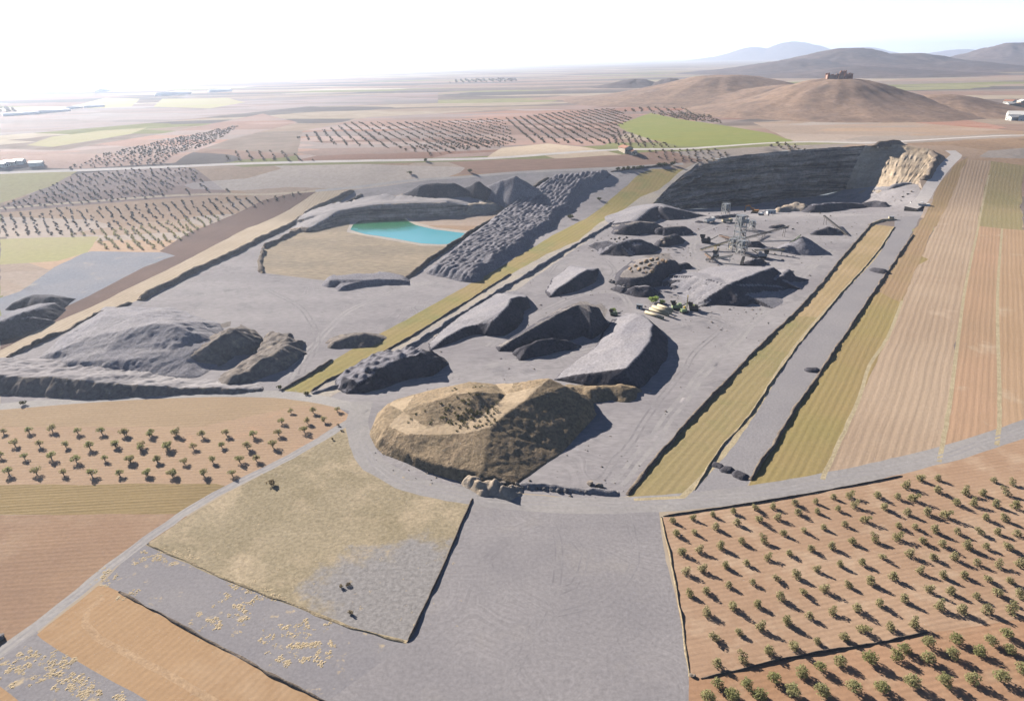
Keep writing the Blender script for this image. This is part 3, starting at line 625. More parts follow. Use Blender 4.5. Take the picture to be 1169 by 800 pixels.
M['rock_dark'] = mat('dark grey boulder', (.15, .14, .145), (.19, .175, .17), scale=.5, fine=2, fine_amt=.25, bump=.5)

def heap(name, label, cat, comps, m, res=None, rough=.35, rill=0.0, fn=hF, group=None, lumps=None, kind=None, ramp_noise=0.0, m_top=None, m_side=None):
    if m_side is None and m in (M['heap'], M['heap_pale'], M['heap_brown']) and name in ('gravel_heap', 'boulder_heap'): m_top, m = m, M['heap_dark_shade']  # steep faces go near-black: their shade is put into the colour
    """A heap from ridge lines. comp: dict(r=[(px,py,height),...], L=slope left, R=slope right, flat=crest width)"""
    lines = []
    for c in comps:
        w = []
        for (px, py, h) in c['r']:
            p = at(px, py, fn=fn, dz=h); w.append((p.x, p.y, h))
        lines.append((np.array(w), c.get('L', .62), c.get('R', .72), c.get('flat', 1.0), c.get('W', 14.0)))
    allp = np.concatenate([l[0] for l in lines])
    ext = max((l[4] if min(l[1], l[2]) < .5 else 0) + float(l[0][:, 2].max()) / .5 + l[3] + 5 for l in lines)
    D = np.hypot(allp[:, 0], allp[:, 1]).mean()
    res = res or max(.55, D * .0026)
    x0, y0 = allp[:, :2].min(0) - ext; x1, y1 = allp[:, :2].max(0) + ext
    nx = int((x1 - x0) / res) + 2; ny = int((y1 - y0) / res) + 2
    X, Y = np.meshgrid(x0 + np.arange(nx) * res, y0 + np.arange(ny) * res)
    sd = (len(label) * 7 + int(allp[0, 0])) % 97
    # wobble the plan so that edges are not ruled lines
    Xw = X + fbm(X / 11, Y / 11, sd, 3) * 1.6; Yw = Y + fbm(X / 11, Y / 11, sd + 5, 3) * 1.6
    Z = np.full(X.shape, -9.0)
    for pts, sl, sr, fl, W_ in lines:
        along = 0; n_ = len(pts)
        if n_ == 1:
            dd = np.hypot(Xw - pts[0, 0], Yw - pts[0, 1])
            if rill: dd = dd * (1 + rill * fbm(np.arctan2(Yw - pts[0, 1], Xw - pts[0, 0]) * 4, dd * .03, sd + 9, 2))
            Z = np.maximum(Z, pts[0, 2] - sr * np.maximum(0, dd - fl)); continue
        for k in range(n_ - 1):
            a, b = pts[k], pts[k + 1]
            d = b[:2] - a[:2]; L = np.hypot(*d) + 1e-6
            tu = ((Xw - a[0]) * d[0] + (Yw - a[1]) * d[1]) / L ** 2
            t = np.clip(tu, 0, 1)
            qx = Xw - (a[0] + d[0] * t); qy = Yw - (a[1] + d[1] * t)
            side = (d[0] * qy - d[1] * qx) / L
            e = np.zeros(X.shape)
            if k == 0: e = np.where(tu < 0, -tu * L, e)
            if k == n_ - 2: e = np.where(tu > 1, (tu - 1) * L, e)
            dist = np.where(e > 0, np.abs(side), np.hypot(qx, qy))
            sn = np.clip(side / np.maximum(np.hypot(side, .6), .01), -1, 1) * .5 + .5     # 1 = left of the line
            slope = sr + (sl - sr) * smooth(.2, .8, sn)
            h = a[2] + (b[2] - a[2]) * t
            if rill: dist = dist * (1 + rill * fbm((along + t * L) / (1.3 if m is M['spoil'] else 2.2), dist * .05, sd + 9, 2))
            p_ = np.maximum(0, dist - fl)
            z = h - slope * np.minimum(p_, W_) - np.maximum(slope, .6) * np.maximum(0, p_ - W_) - .6 * np.maximum(0, e - fl)
            Z = np.maximum(Z, z); along += L
    gy_, gx_ = np.gradient(Z, res); mask = np.hypot(gx_, gy_) < .5
    steep = np.clip(np.hypot(gx_, gy_) * 1.9 - .15, .1, 1) if m not in (M['earth'], M['spoil'], M['sand']) else 1.0
    Z = Z + steep * (fbm(X / 5.5, Y / 5.5, sd + 2, 4) * rough * 1.6 + fbm(X / 1.9, Y / 1.9, sd + 7, 3) * (.12 + rough * .45)) * np.clip(Z / 1.5 + .3, 0, 1)
    if ramp_noise: Z = Z + fbm(X / 18, Y / 18, sd + 3, 3) * ramp_noise * np.clip(Z / 3, 0, 1)
    if lumps:
        amp, sp = lumps
        gx = X / sp; gy = Y / sp
        cx = np.floor(gx); cy = np.floor(gy); best = np.zeros(X.shape)
        for ox in (-1, 0, 1):
            for oy in (-1, 0, 1):
                jx = cx + ox + .5 + .9 * (_hash(cx + ox, cy + oy, 3) - .5); jy = cy + oy + .5 + .9 * (_hash(cx + ox, cy + oy, 4) - .5)
                best = np.maximum(best, np.maximum(0, 1 - np.hypot(gx - jx, gy - jy) / .62) * (.2 + 1.1 * _hash(cx + ox, cy + oy, 5)))
        Z = Z + best * amp * np.clip(Z / 1.5, 0, 1)
    return sheet(name, label, cat, X, Y, Z, fn, m, group, kind, m_top, mask)

def sheet(name, label, cat, X, Y, Z, fn, m, group=None, kind=None, m2=None, mask=None):
    ny, nx = X.shape
    top = fn(X, Y) + Z
    keepv = Z > -.35
    kf = keepv[:-1, :-1] | keepv[1:, :-1] | keepv[:-1, 1:] | keepv[1:, 1:]
    idx = np.full(X.shape, -1); J, I = np.where(kf)
    used = np.zeros(X.shape, bool)
    for a, b in ((0, 0), (0, 1), (1, 0), (1, 1)): used[J + a, I + b] = True
    idx[used] = np.arange(used.sum())
    top = np.where(keepv, top, fn(X, Y) - .6)
    ox, oy = float(X[used].mean()), float(Y[used].mean()); oz = float(fn(ox, oy))
    v = np.column_stack([X[used] - ox, Y[used] - oy, top[used] - oz])
    f = np.column_stack([idx[J, I], idx[J, I + 1], idx[J + 1, I + 1], idx[J + 1, I]])
    o = mesh_obj(name, v, f, m, smooth_=True, loc=(ox, oy, oz))
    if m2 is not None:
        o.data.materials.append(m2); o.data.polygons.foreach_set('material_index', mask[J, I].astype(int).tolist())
    return tag(o, label, cat, group, kind)

C = lambda r, L=.62, R_=.72, flat=1.0, W=14.0: dict(r=r, L=L, R=R_, flat=flat, W=W)

# the big tan mound by the haul road: rim, peak, inner hump
heap('spoil_heap', 'low brown rubble heap behind the big tan mound', 'heap', [C([(648, 441, 2.5), (675, 443, 3.2), (705, 440, 3.5), (712, 446, 2)], L=.4, R_=.6)], M['earth'], rough=.8)
heap('rubble_heap', 'tan rubble heap at the foot of the big mound by the haul road', 'heap', [C([(536, 549, 1.2), (556, 553, 2.0), (575, 556, 2.2), (588, 553, 1.2)], L=.5, R_=.8)], M['sand'], rough=1.3, lumps=(1.3, 3))
# piles on the quarry floor
heap('gravel_heap', 'dark gravel heap with rows of small dumps on top beside the yellow strip', 'heap', [C([(410, 433, 3), (430, 420, 5), (452, 407, 6.5), (474, 403, 6.5)], L=.35, R_=.75, flat=3)], M['heap'], lumps=(1.6, 4.2), rough=.5)
heap('gravel_heap', 'lumpy grey heaps in front of the rusty boulder heap', 'heap', [C([(706, 326, 2.5), (712, 328, 2.5)], L=.8, R_=.8), C([(727, 327, 4), (738, 326, 4.5)], L=.8, R_=.8)], M['heap_pale'], rough=.8)
heap('gravel_heap', 'gravel tip with curved tracks under the left end of the cliff', 'heap', [C([(722, 252, 4), (738, 240, 7), (752, 233, 8), (758, 236, 8)], L=.22, R_=.85, flat=2, W=45)], M['heap_pale'], rough=.4)
heap('gravel_heap', 'ribbed grey heap below the gravel tip with curved tracks', 'heap', [C([(716, 256, 6), (730, 253, 7), (744, 254, 6)], L=.4, R_=.8, flat=2)], M['heap_brown'], rough=.5, rill=.4)
heap('gravel_heap', 'low grey heap with a pointed dark end below the cliff', 'heap', [C([(752, 260, 4), (766, 259, 5), (778, 258, 5)], L=.5, R_=.8, flat=1)], M['heap_brown'], rough=.5, rill=.4)
heap('gravel_heap', 'small dark brown heap with a rubble crest and black right side', 'heap', [C([(756, 275, 3), (764, 269, 5), (770, 268, 5)], L=.7, R_=.8)], M['heap_dark_shade'], rough=.9)
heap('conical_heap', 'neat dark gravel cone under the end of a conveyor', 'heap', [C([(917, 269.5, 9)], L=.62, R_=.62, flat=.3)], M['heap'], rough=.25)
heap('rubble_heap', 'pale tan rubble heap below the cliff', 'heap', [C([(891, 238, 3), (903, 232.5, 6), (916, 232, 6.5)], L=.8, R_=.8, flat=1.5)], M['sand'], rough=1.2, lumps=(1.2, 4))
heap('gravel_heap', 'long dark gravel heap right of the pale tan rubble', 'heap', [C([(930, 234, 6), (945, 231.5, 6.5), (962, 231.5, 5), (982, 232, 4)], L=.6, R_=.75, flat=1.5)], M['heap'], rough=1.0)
heap('gravel_heap', 'small black heap at the right end of the dark gravel below the cliff', 'heap', [C([(988, 231, 4), (1000, 229, 5), (1008, 231, 4)], L=.6, R_=.75)], M['heap_dark_shade'], rough=.8)
heap('gravel_heap', 'low dark heap beside the long dark conveyor', 'heap', [C([(934, 263, 2.5), (946, 259, 4.5), (954, 261, 3)], L=.5, R_=.75)], M['heap_dark_shade'], rough=.5)
heap('gravel_heap', 'small dark heap left of the crusher tower', 'heap', [C([(776, 302, 2.2), (783, 300, 2.6)], L=.7, R_=.7)], M['heap_dark_shade'], rough=.4)
heap('gravel_heap', 'small dark mound near the left end of the grey lane', 'heap', [C([(829, 533, .8), (831, 533.5, .8)], L=.7, R_=.7)], M['heap_dark_shade'], rough=.3)
heap('gravel_heap', 'larger dark mound at the bottom of the grey lane beside the gold strip', 'heap', [C([(845, 541, .9), (849, 542.5, .9)], L=.7, R_=.7)], M['heap_dark_shade'], rough=.3)
heap('gravel_heap', 'smallest dark mound at the bottom of the grey lane', 'heap', [C([(817, 529, .6), (819, 529.5, .6)], L=.7, R_=.7)], M['heap_dark_shade'], rough=.3)
heap('gravel_heap', 'lone small heap half way up the grey lane', 'heap', [C([(923, 420, 1.0), (930, 420, 1.1)], L=.6, R_=.7)], M['heap_dark_shade'], rough=.3)
heap('gravel_heap', 'dark heap on the grey lane near its upper bend', 'heap', [C([(1000, 306, 1.5), (1008, 307, 2.2)], L=.6, R_=.7)], M['heap_dark_shade'], rough=.3)
# left side
heap('spoil_heap', 'curved outer spoil ridge right of the rugged dark heap', 'heap', [C([(264, 431, 2), (284, 420, 4), (308, 405, 5.5), (328, 392, 5.5), (330, 384, 4.5), (312, 380, 3)], L=.3, R_=.85, flat=.6)], M['spoil'], rough=.9, fn=hN)
heap('spoil_bank', 'long rough spoil bank along the pale dirt road', 'bank', [C([(-60, 426, 5.2), (0, 427, 5.2), (40, 429, 5), (99, 433, 5), (165, 440, 3), (224, 442.5, 1.8), (295, 443, .8)], L=.2, R_=.75, flat=.6, W=34)], M['spoil'], rough=.55, fn=hN, rill=.2, res=.65, m_top=M['gravel'])
heap('gravel_heap', 'small dark brown mound beside the yellow strip', 'heap', [C([(384, 390, 2), (396, 383, 3.5), (412, 381, 3.8), (424, 383, 2.5)], L=.35, R_=.6)], M['spoil'], rough=.5, fn=hN)
heap('gravel_heap', 'dark grey clinker heap at the left edge with a long shadow', 'heap', [C([(-30, 372, 7), (0, 366, 7), (24, 357, 7), (44, 350, 6), (58, 347, 4)], L=.2, R_=.75)], M['heap'], rough=.6, fn=hN)
heap('gravel_heap', 'second dark clinker heap behind the heap at the left edge', 'heap', [C([(18, 345, 3), (36, 337, 5), (54, 339, 5.5)], L=.4, R_=.75)], M['heap_dark_shade'], rough=.7, fn=hN)
heap('gravel_bank', 'short grey gravel bank at the near end of the dry basin', 'bank', [C([(377, 320, 3.0), (400, 319, 3.2), (425, 319, 3), (440, 318, 2)], L=.08, R_=.95)], M['heap'], rough=.6, fn=hN, rill=.4)
heap('rock_bank', 'dark rock bank behind the pond', 'bank', [C([(352, 258.5, 3), (386, 239.5, 8), (430, 232.5, 9.5), (463, 231, 9.5), (507, 230, 9), (530, 233, 6)], L=.2, R_=1.1, flat=3, W=30)], M['cliff'], rough=.9, fn=hN, rill=.15, m_top=M['gravel'])
heap('spoil_heap', 'tan ribbed spoil heap between the pond bank and the dumped heaps', 'heap', [C([(522, 236, 5), (540, 233, 6), (562, 232, 5)], L=.3, R_=.8)], M['sand'], rough=.8, fn=hN, rill=.5)
heap('gravel_heap', 'broad black gravel heap behind the pond bank', 'heap', [C([(480, 211.5, 12), (496, 209.5, 14), (518, 209, 14)], L=.7, R_=.8, flat=1)], M['heap_dark_shade'], rough=.5, fn=hN)
heap('gravel_heap', 'narrow gravel heap left of the tall cone', 'heap', [C([(535, 213, 9), (544, 207, 14)], L=.7, R_=.9)], M['heap'], rough=.4, fn=hN)
heap('conical_heap', 'tall gravel cone with one pale and one black flank behind the pond', 'heap', [C([(572, 206, 14), (589, 200.5, 19)], L=.75, R_=.8, flat=.5), C([(560, 211, 9), (572, 206, 14)], L=.7, R_=.7)], M['heap'], rough=.35, fn=hN)

def tin(name, label, cat, out, lines, m, fn=hF, crest=None, slope=.78, res=None, rough=.25, fine=.18, m_top=None, m_steep=None, thr=.5, blur=1, gully=0.0, wob=.8):
    """A heap as a net of flat faces: out = toe line on the ground (picture points), lines = break lines (px, py, height).
    crest = a line whose steep side (to its right) gets its own toe at the angle of repose."""
    P, E, Hh = [], [], []
    def add(x, y, h): P.append((x, y)); Hh.append(h); return len(P) - 1
    o = []
    if crest:
        w = [at(px, py, fn=fn, dz=h) for px, py, h in crest]; ids = []
        for k, (c, q) in enumerate(zip(crest, w)):
            a = w[max(0, k - 1)]; b = w[min(len(w) - 1, k + 1)]; d = Vector((b.x - a.x, b.y - a.y)).normalized()
            ids.append(add(q.x, q.y, c[2])); r = c[2] / slope
            o.append((q.x + d.y * r, q.y - d.x * r))
        E += list(zip(ids, ids[1:]))
    ring = list(o) + [tuple(at(*p, fn=fn)[:2]) for p in out]
    for ln in lines:
        ids = []
        for px, py, h in ln:
            q = at(px, py, fn=fn, dz=h); ids.append(add(q.x, q.y, h))
        E += list(zip(ids, ids[1:]))
    rid = [add(x, y, 0.0) for x, y in ring]
    E += list(zip(rid, rid[1:] + rid[:1]))
    res_ = delaunay_2d_cdt([Vector(p) for p in P], E, [], 0, 1e-3, True)
    V = [tuple(v) for v in res_[0]]; orig = res_[3]
    hv = []
    PP = np.array(P)
    for k, v in enumerate(V):
        if orig[k]: hv.append(max(Hh[j] for j in orig[k]))
        else:
            dd = np.hypot(PP[:, 0] - v[0], PP[:, 1] - v[1]); j = np.argsort(dd)[:2]; hv.append(float((np.array(Hh)[j] / (dd[j] + .1)).sum() / (1 / (dd[j] + .1)).sum()))
    V = np.array(V); hv = np.array(hv)
    D = np.hypot(*V.mean(0)); res = res or max(.55, D * .0022)
    lo = V.min(0) - 4; hi = V.max(0) + 4
    X, Y = np.meshgrid(np.arange(lo[0], hi[0], res), np.arange(lo[1], hi[1], res))
    sd = (len(label) * 7 + int(V[0, 0])) % 97
    Xw = X + fbm(X / 9, Y / 9, sd, 3) * wob; Yw = Y + fbm(X / 9, Y / 9, sd + 5, 3) * wob
    Z = np.full(X.shape, -3.0)
    for t in res_[2]:
        a, b, c = V[t[0]], V[t[1]], V[t[2]]
        den = (b[1] - c[1]) * (a[0] - c[0]) + (c[0] - b[0]) * (a[1] - c[1])
        if abs(den) < 1e-9: continue
        l1 = ((b[1] - c[1]) * (Xw - c[0]) + (c[0] - b[0]) * (Yw - c[1])) / den; l2 = ((c[1] - a[1]) * (Xw - c[0]) + (a[0] - c[0]) * (Yw - c[1])) / den; l3 = 1 - l1 - l2
        ins = (l1 >= -1e-6) & (l2 >= -1e-6) & (l3 >= -1e-6)
        Z = np.where(ins, np.maximum(Z, l1 * hv[t[0]] + l2 * hv[t[1]] + l3 * hv[t[2]]), Z)
    rp = np.array(ring); ins = np.zeros(X.shape, bool)
    for k in range(len(rp)):
        p, q = rp[k], rp[(k + 1) % len(rp)]
        c = (p[1] > Yw) != (q[1] > Yw)
        if q[1] != p[1]: ins ^= c & (Xw < (q[0] - p[0]) * (Yw - p[1]) / (q[1] - p[1]) + p[0])
    Z = np.where(ins, Z, -.9)
    for _ in range(blur):
        Zp = np.pad(Z, 1, mode='edge'); Z = (4 * Z + Zp[:-2, 1:-1] + Zp[2:, 1:-1] + Zp[1:-1, :-2] + Zp[1:-1, 2:]) / 8
    gy_, gx_ = np.gradient(Z, res); g = np.hypot(gx_, gy_); st = np.clip(g * 1.9 - .15, .12, 1); on = np.clip(Z / 1.2, 0, 1)
    if gully:                    # rain gullies run down the slope
        an = np.arctan2(gy_, gx_); u = X * -np.sin(an) + Y * np.cos(an)
        Z = Z - gully * np.abs(fbm(X / 4 + gx_ * 2, Y / 4 - gy_ * 2, sd + 1, 4)) * np.clip(g * 1.6, 0, 1) * on
    Z = Z + on * (st * rough * 1.6 * fbm(X / 5.5, Y / 5.5, sd + 2, 4) + fine * (.35 + .65 * st) * fbm(X / 1.7, Y / 1.7, sd + 7, 3))
    o = sheet(name, label, cat, X, Y, Z, fn, m, None, None, m_steep, g > thr)  # on gravel heaps the darker steep-face colour is painted shade
    return o

tin('earth_mound', 'big tan earth mound with a dark shaded right flank beside the haul road', 'mound',
    [(421, 495), (427, 508), (436, 519), (474, 532), (513, 547), (538, 556), (565, 560), (590, 553), (640, 519), (682, 473), (676, 456), (640, 446), (600, 447), (560, 446), (500, 443), (455, 455), (431, 471)],
    [[(672, 456, 5.5), (649, 441, 9.5), (627, 431, 11.5), (615, 441, 10.8), (597, 459, 9.6), (577, 473, 8.6), (561, 487, 7.8), (533, 494, 7.0), (497, 496.5, 6.5), (461, 496, 6.0), (441, 487, 5.4), (436, 470, 5), (443, 460, 5), (474, 450, 5.5), (507, 443, 6.6), (538, 436, 6.8), (564, 438, 7.2), (587, 437, 8), (605, 434, 9.8), (627, 431, 11.5)],
     [(461, 470, 6.6), (487, 460, 9), (520, 449, 11.2), (543, 447, 12), (569, 449, 10)],
     [(447, 487, 5.6), (487, 488, 6.6), (525, 482, 7.3), (549, 475, 8), (569, 460, 9.0), (576, 450, 8.8)],
     [(432, 503, 2.4), (474, 523, 3.0), (513, 534, 3.2), (550, 539, 3.2)]],
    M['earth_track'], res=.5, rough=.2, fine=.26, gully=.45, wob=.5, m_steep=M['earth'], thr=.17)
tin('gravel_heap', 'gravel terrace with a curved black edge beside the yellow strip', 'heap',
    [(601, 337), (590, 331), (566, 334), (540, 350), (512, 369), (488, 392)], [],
    M['heap_pale'], crest=[(489, 400, .4), (510, 384, 2.6), (530, 373, 3.4), (545, 370, 3.6), (556, 370.5, 3.8), (562, 366, 6), (571, 357, 7), (579, 349, 6.5), (582, 341, 6), (592, 338, 5.5), (601, 340, 4)], m_steep=M['heap_dark_shade'])
tin('gravel_heap', 'narrow gravel tip with black edge between the yellow strip and the rusty boulder heap', 'heap',
    [(684, 306), (672, 298), (650, 303), (630, 318), (622, 332)], [], M['heap_pale'],
    crest=[(625, 338, .8), (638, 328, 3.2), (650, 320.5, 4.8), (660, 313.5, 5.8), (671, 307.5, 6), (679, 311, 4)], m_steep=M['heap_dark_shade'])
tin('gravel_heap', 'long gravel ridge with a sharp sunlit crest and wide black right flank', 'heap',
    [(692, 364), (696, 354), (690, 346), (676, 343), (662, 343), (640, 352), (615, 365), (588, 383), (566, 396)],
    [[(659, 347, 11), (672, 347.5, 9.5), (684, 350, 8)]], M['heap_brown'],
    crest=[(567, 398, 1), (589, 384.5, 4.8), (612, 371.5, 7.5), (636, 358, 9.5), (659, 347, 11), (673, 357, 9), (686, 360, 5)], m_steep=M['heap_dark_shade'], thr=.55)
heap('gravel_heap', 'small pale gravel heap lying in the shadow of the long ridge', 'heap', [C([(597, 403, 2), (600, 394, 4), (612, 388.5, 5), (630, 387, 4.5), (650, 389, 3)], L=.8, R_=.85, flat=.4)], M['heap_dark_shade'], rough=.5, m_side=0)
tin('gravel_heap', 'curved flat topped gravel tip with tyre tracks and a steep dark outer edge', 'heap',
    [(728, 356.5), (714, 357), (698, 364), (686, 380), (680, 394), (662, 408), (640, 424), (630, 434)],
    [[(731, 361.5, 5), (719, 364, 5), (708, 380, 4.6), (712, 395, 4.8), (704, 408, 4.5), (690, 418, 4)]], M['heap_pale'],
    crest=[(737, 362, 5), (745, 370, 6.6), (742, 387, 7), (730, 404, 7), (714, 420, 6.6), (692, 423, 4.8), (667, 427, 3.2), (640, 431, 1)][::-1], m_steep=M['heap_dark_shade'], slope=.85)
heap('gravel_heap', 'broad gravel heap with bumpy top left of the crusher plant', 'heap', [C([(682, 277, 3), (692, 275, 5), (704, 278, 6), (716, 274, 7.2), (728, 273, 7.4), (741, 277, 4.5)], L=.5, R_=.68, flat=1)], M['heap'], rough=.4, rill=.12)
tin('boulder_heap', 'steep sided heap topped with rusty boulders', 'heap',
    [(771, 297), (766, 289), (745, 288), (722, 297), (702, 312)], [[(712, 310, 4.5), (728, 300, 6), (746, 293, 7), (760, 294, 7)]], M['heap_brown'],
    crest=[(705, 317, 3.6), (720, 317.5, 4.6), (734, 316.5, 5.2), (746, 310, 7), (750, 302, 8), (763, 297, 8), (769, 297, 5)], m_steep=M['heap_dark_shade'], slope=.95, rough=.6)
heap('gravel_heap', 'broad pale gravel heap with rilled face right of the green shrub', 'heap', [
    C([(832, 324.5, 8), (851, 316, 8.5), (868, 309.5, 8.5), (881, 305, 7.5)], L=.22, R_=.8, flat=.6, W=40),
    C([(772, 326, 2), (784, 319, 4.5), (797, 316, 6.4), (814, 318.5, 7.4), (832, 324.5, 8)], L=.2, R_=.42, flat=.8, W=40)], M['heap_pale'], rough=.3, rill=.14)
heap('gravel_heap', 'dark edged small tip at the right end of the broad pale heap', 'heap', [C([(872, 318, 3), (880, 317, 4.2), (891, 314, 5.2), (899, 307, 5.5)], L=.25, R_=.85, W=30)], M['heap_pale'], rough=.3)
tin('gravel_mound', 'large smooth grey gravel mound left of the gravel ground', 'mound',
    [(42, 408), (54, 414), (84, 423), (120, 428), (165, 431), (222, 433), (262, 412), (266, 392), (250, 368), (195, 350), (120, 350), (84, 374)],
    [[(62, 401, 3), (99, 385, 6), (144, 376, 9), (174, 369, 11), (198, 369, 11.5), (216, 379, 9), (240, 387, 5.5)], [(117, 361, 6.5), (153, 359, 8), (186, 363, 9)], [(78, 413, 2.4), (120, 412, 3.6), (156, 410, 4), (210, 407, 4.2)],
     [(86, 404, 3), (120, 400, 4.6), (156, 397, 5), (200, 398, 5.5)]], M['heap_pale'], fn=hN, rough=.6, fine=.35, gully=1.0, blur=3, wob=1.6)
tin('spoil_heap', 'rugged dark brown spoil heap dug out at the right of the smooth grey mound', 'heap',
    [(303, 389), (292, 376), (266, 365), (244, 372), (224, 388), (212, 404)], [], M['spoil'], fn=hN,
    crest=[(215, 410, 3), (224, 401, 5.5), (238, 395, 7), (250, 385, 8.5), (262, 374.5, 9.5), (276, 379, 8), (294, 391, 4)], rough=1.0, fine=.6, gully=1.2, slope=.8)

def plateau(name, label, cat, px, h, m, fn=hN, sp=3.9, kind=None):
    """a raised carpet of lorry loads tipped side by side"""
    poly = np.array(refine([at(*p, fn=fn, dz=h)[:2] for p in px]))
    lo = poly.min(0) - 8; hi = poly.max(0) + 8; res = .95
    X, Y = np.meshgrid(np.arange(lo[0], hi[0], res), np.arange(lo[1], hi[1], res))
    ins = np.zeros(X.shape, bool); dm = np.full(X.shape, 1e9)
    for k in range(len(poly)):
        a = poly[k]; b = poly[(k + 1) % len(poly)]; d = b - a; L2 = (d ** 2).sum() + 1e-9
        c = (a[1] > Y) != (b[1] > Y)
        if b[1] != a[1]: ins ^= c & (X < d[0] * (Y - a[1]) / (b[1] - a[1]) + a[0])
        t = np.clip(((X - a[0]) * d[0] + (Y - a[1]) * d[1]) / L2, 0, 1)
        dm = np.minimum(dm, np.hypot(X - a[0] - d[0] * t, Y - a[1] - d[1] * t))
    sg = np.where(ins, dm, -dm)
    Z = np.clip(h + sg * .75, -9, h)
    an = A_STRIP; U = X * math.cos(an) + Y * math.sin(an); Vv = -X * math.sin(an) + Y * math.cos(an)
    Vv = Vv + fbm(U / 12, Vv / 9, 61, 3) * 3.2              # long rows of tipped loads, each row broken into uneven heaps
    row = 1 - np.abs((Vv / sp) % 1 - .5) * 2; rid = np.floor(Vv / sp)
    load = vnoise(U / 3.4 + rid * 7.3, rid * 3.1, 62) * .8 + .35
    Z = Z + (row * load * 1.25 - .35) * np.clip(Z / 2, 0, 1)
    Z = Z + fbm(X / 3.2, Y / 3.2, 8, 4) * 1.0
    return sheet(name, label, cat, X, Y, Z, fn, m, None, kind)
plateau('dumped_gravel', 'carpet of tipped gravel loads beside the yellow strip', 'gravel heaps',
        [(497, 303), (538, 311), (546, 304), (559, 297), (568, 288), (593, 275), (600, 264), (625, 252), (630, 240), (645, 232), (648, 222), (657, 212), (664, 206), (687, 197.5), (690, 194), (662, 197), (634, 200), (603, 221), (575, 240), (544, 264)], 4.5, M['heap'], kind='stuff')

def bank(name, label, cat, px, h, w, m, fn=hN, lump=.35, group=None, asym=0):
    """a long low bank or field wall along a line on the ground"""
    pts = [tuple(at(*p, fn=fn)[:2]) for p in px]
    line = []
    for a, b in zip(pts, pts[1:]):
        L = math.hypot(b[0] - a[0], b[1] - a[1]); D = math.hypot(*a)
        n = max(1, int(L / max(.8, D * .0035)))
        line += [(a[0] + (b[0] - a[0]) * j / n, a[1] + (b[1] - a[1]) * j / n) for j in range(n)]
    line.append(pts[-1])
    prof = [(-.5, -.25), (-.34, .5), (-.12, .95), (.12, 1.0), (.34, .55), (.5, -.25)]
    v, f = [], []; np_ = len(prof); ox, oy = line[len(line) // 2]; oz = float(fn(ox, oy))
    sd = len(label)
    for k, p in enumerate(line):
        a = Vector(line[max(0, k - 1)]); b = Vector(line[min(len(line) - 1, k + 1)]); d = (b - a).normalized(); nx, ny = -d.y, d.x
        endt = min(1, min(k, len(line) - 1 - k) / 2 + .25)
        hk = max(.15 * h, h * endt * (1 + lump * .9 * float(fbm(p[0] / 3.5, p[1] / 3.5, sd, 3)) + lump * .9 * float(fbm(p[0] / 16, p[1] / 16, sd + 4, 2))))
        sh = float(fbm(p[0] / 6, p[1] / 6, sd + 8, 2)) * w * .35
        wk = w * (1 + lump * float(fbm(p[0] / 4, p[1] / 4, sd + 2, 2)))
        for (q, z) in prof:
            x = p[0] + nx * (q * wk + sh); y = p[1] + ny * (q * wk + sh)
            zz = z * (1 + .3 * lump * float(vnoise(x / 1.1, y / 1.1, sd) - .5)) if z > 0 else z
            v.append((x - ox, y - oy, float(fn(x, y)) + zz * (hk if z > 0 else 1) - oz))
    for k in range(len(line) - 1):
        for j in range(np_ - 1): f.append((k * np_ + j, k * np_ + j + 1, (k + 1) * np_ + j + 1, (k + 1) * np_ + j))
    f.append(tuple(range(np_))); f.append(tuple(range(len(v) - 1, len(v) - 1 - np_, -1)))
    return tag(mesh_obj(name, v, f, m, smooth_=True, loc=(ox, oy, oz)), label, cat, group)

bank('earth_berm', 'dark earth berm along the right edge of the quarry floor', 'berm', [(716, 565), (755, 516), (805, 462), (860, 403), (913, 352), (941, 321), (961, 295), (981, 272), (996, 255)], 0.9, 1.7, M['bank'], lump=.5)
bank('stone_wall', 'low pale stone edge between the green gold strip and the grey lane', 'wall', [(792, 559), (822, 512), (856, 474), (889, 424), (910, 395), (960, 335), (990, 302), (1006, 282), (1021, 259)], 0.45, 0.9, M['bank_straw'], lump=.6)
bank('earth_berm', 'dark berm between the grey lane and the gold stubble', 'berm', [(856, 548), (885, 505), (910, 463), (932, 432), (966, 380), (993, 340), (1013, 311), (1032, 283), (1042, 268)], 0.8, 1.5, M['bank'], lump=.6)
bank('earth_berm', 'short pale berm across the top of the tan strip', 'berm', [(993, 257), (1008, 252), (1024, 251)], 1.2, 3, M['bank_straw'])
bank('stone_wall', 'dark stone wall between the dry field and the gravel yard', 'wall', [(465, 733), (481, 700), (505, 650), (525, 601), (539, 569)], 0.6, 0.7, M['bank'], lump=.4)
bank('field_edge', 'straw grass edge along the lower side of the dry field', 'bank', [(168, 621), (215, 641), (262, 663), (330, 688), (400, 717), (464, 733)], 0.18, 1.0, M['bank_straw'], lump=.8)
bank('stone_wall', 'rough stone edge between the orange field and the spotted gravel', 'wall', [(136, 675), (180, 699), (231, 728), (294, 761), (371, 801), (440, 840)], 0.4, 0.8, M['bank'], lump=.9)
bank('stone_wall', 'low stone edge between the gravel yard and the right orchard', 'wall', [(755, 590), (766, 640), (777, 700), (785, 755), (788, 772)], 0.35, 0.6, M['bank_straw'], lump=.8)
bank('stone_wall', 'dark low wall between the haul road and the right orchard', 'wall', [(757, 589), (800, 583), (860, 574), (920, 564), (985, 552), (1030, 543)], 0.4, 0.6, M['bank'], lump=.5)
bank('stone_wall', 'low stone terrace wall crossing the right orchard', 'wall', [(800, 774), (850, 763), (900, 751), (950, 742), (1000, 734), (1060, 721)], 0.35, 0.5, M['bank'], lump=.8)
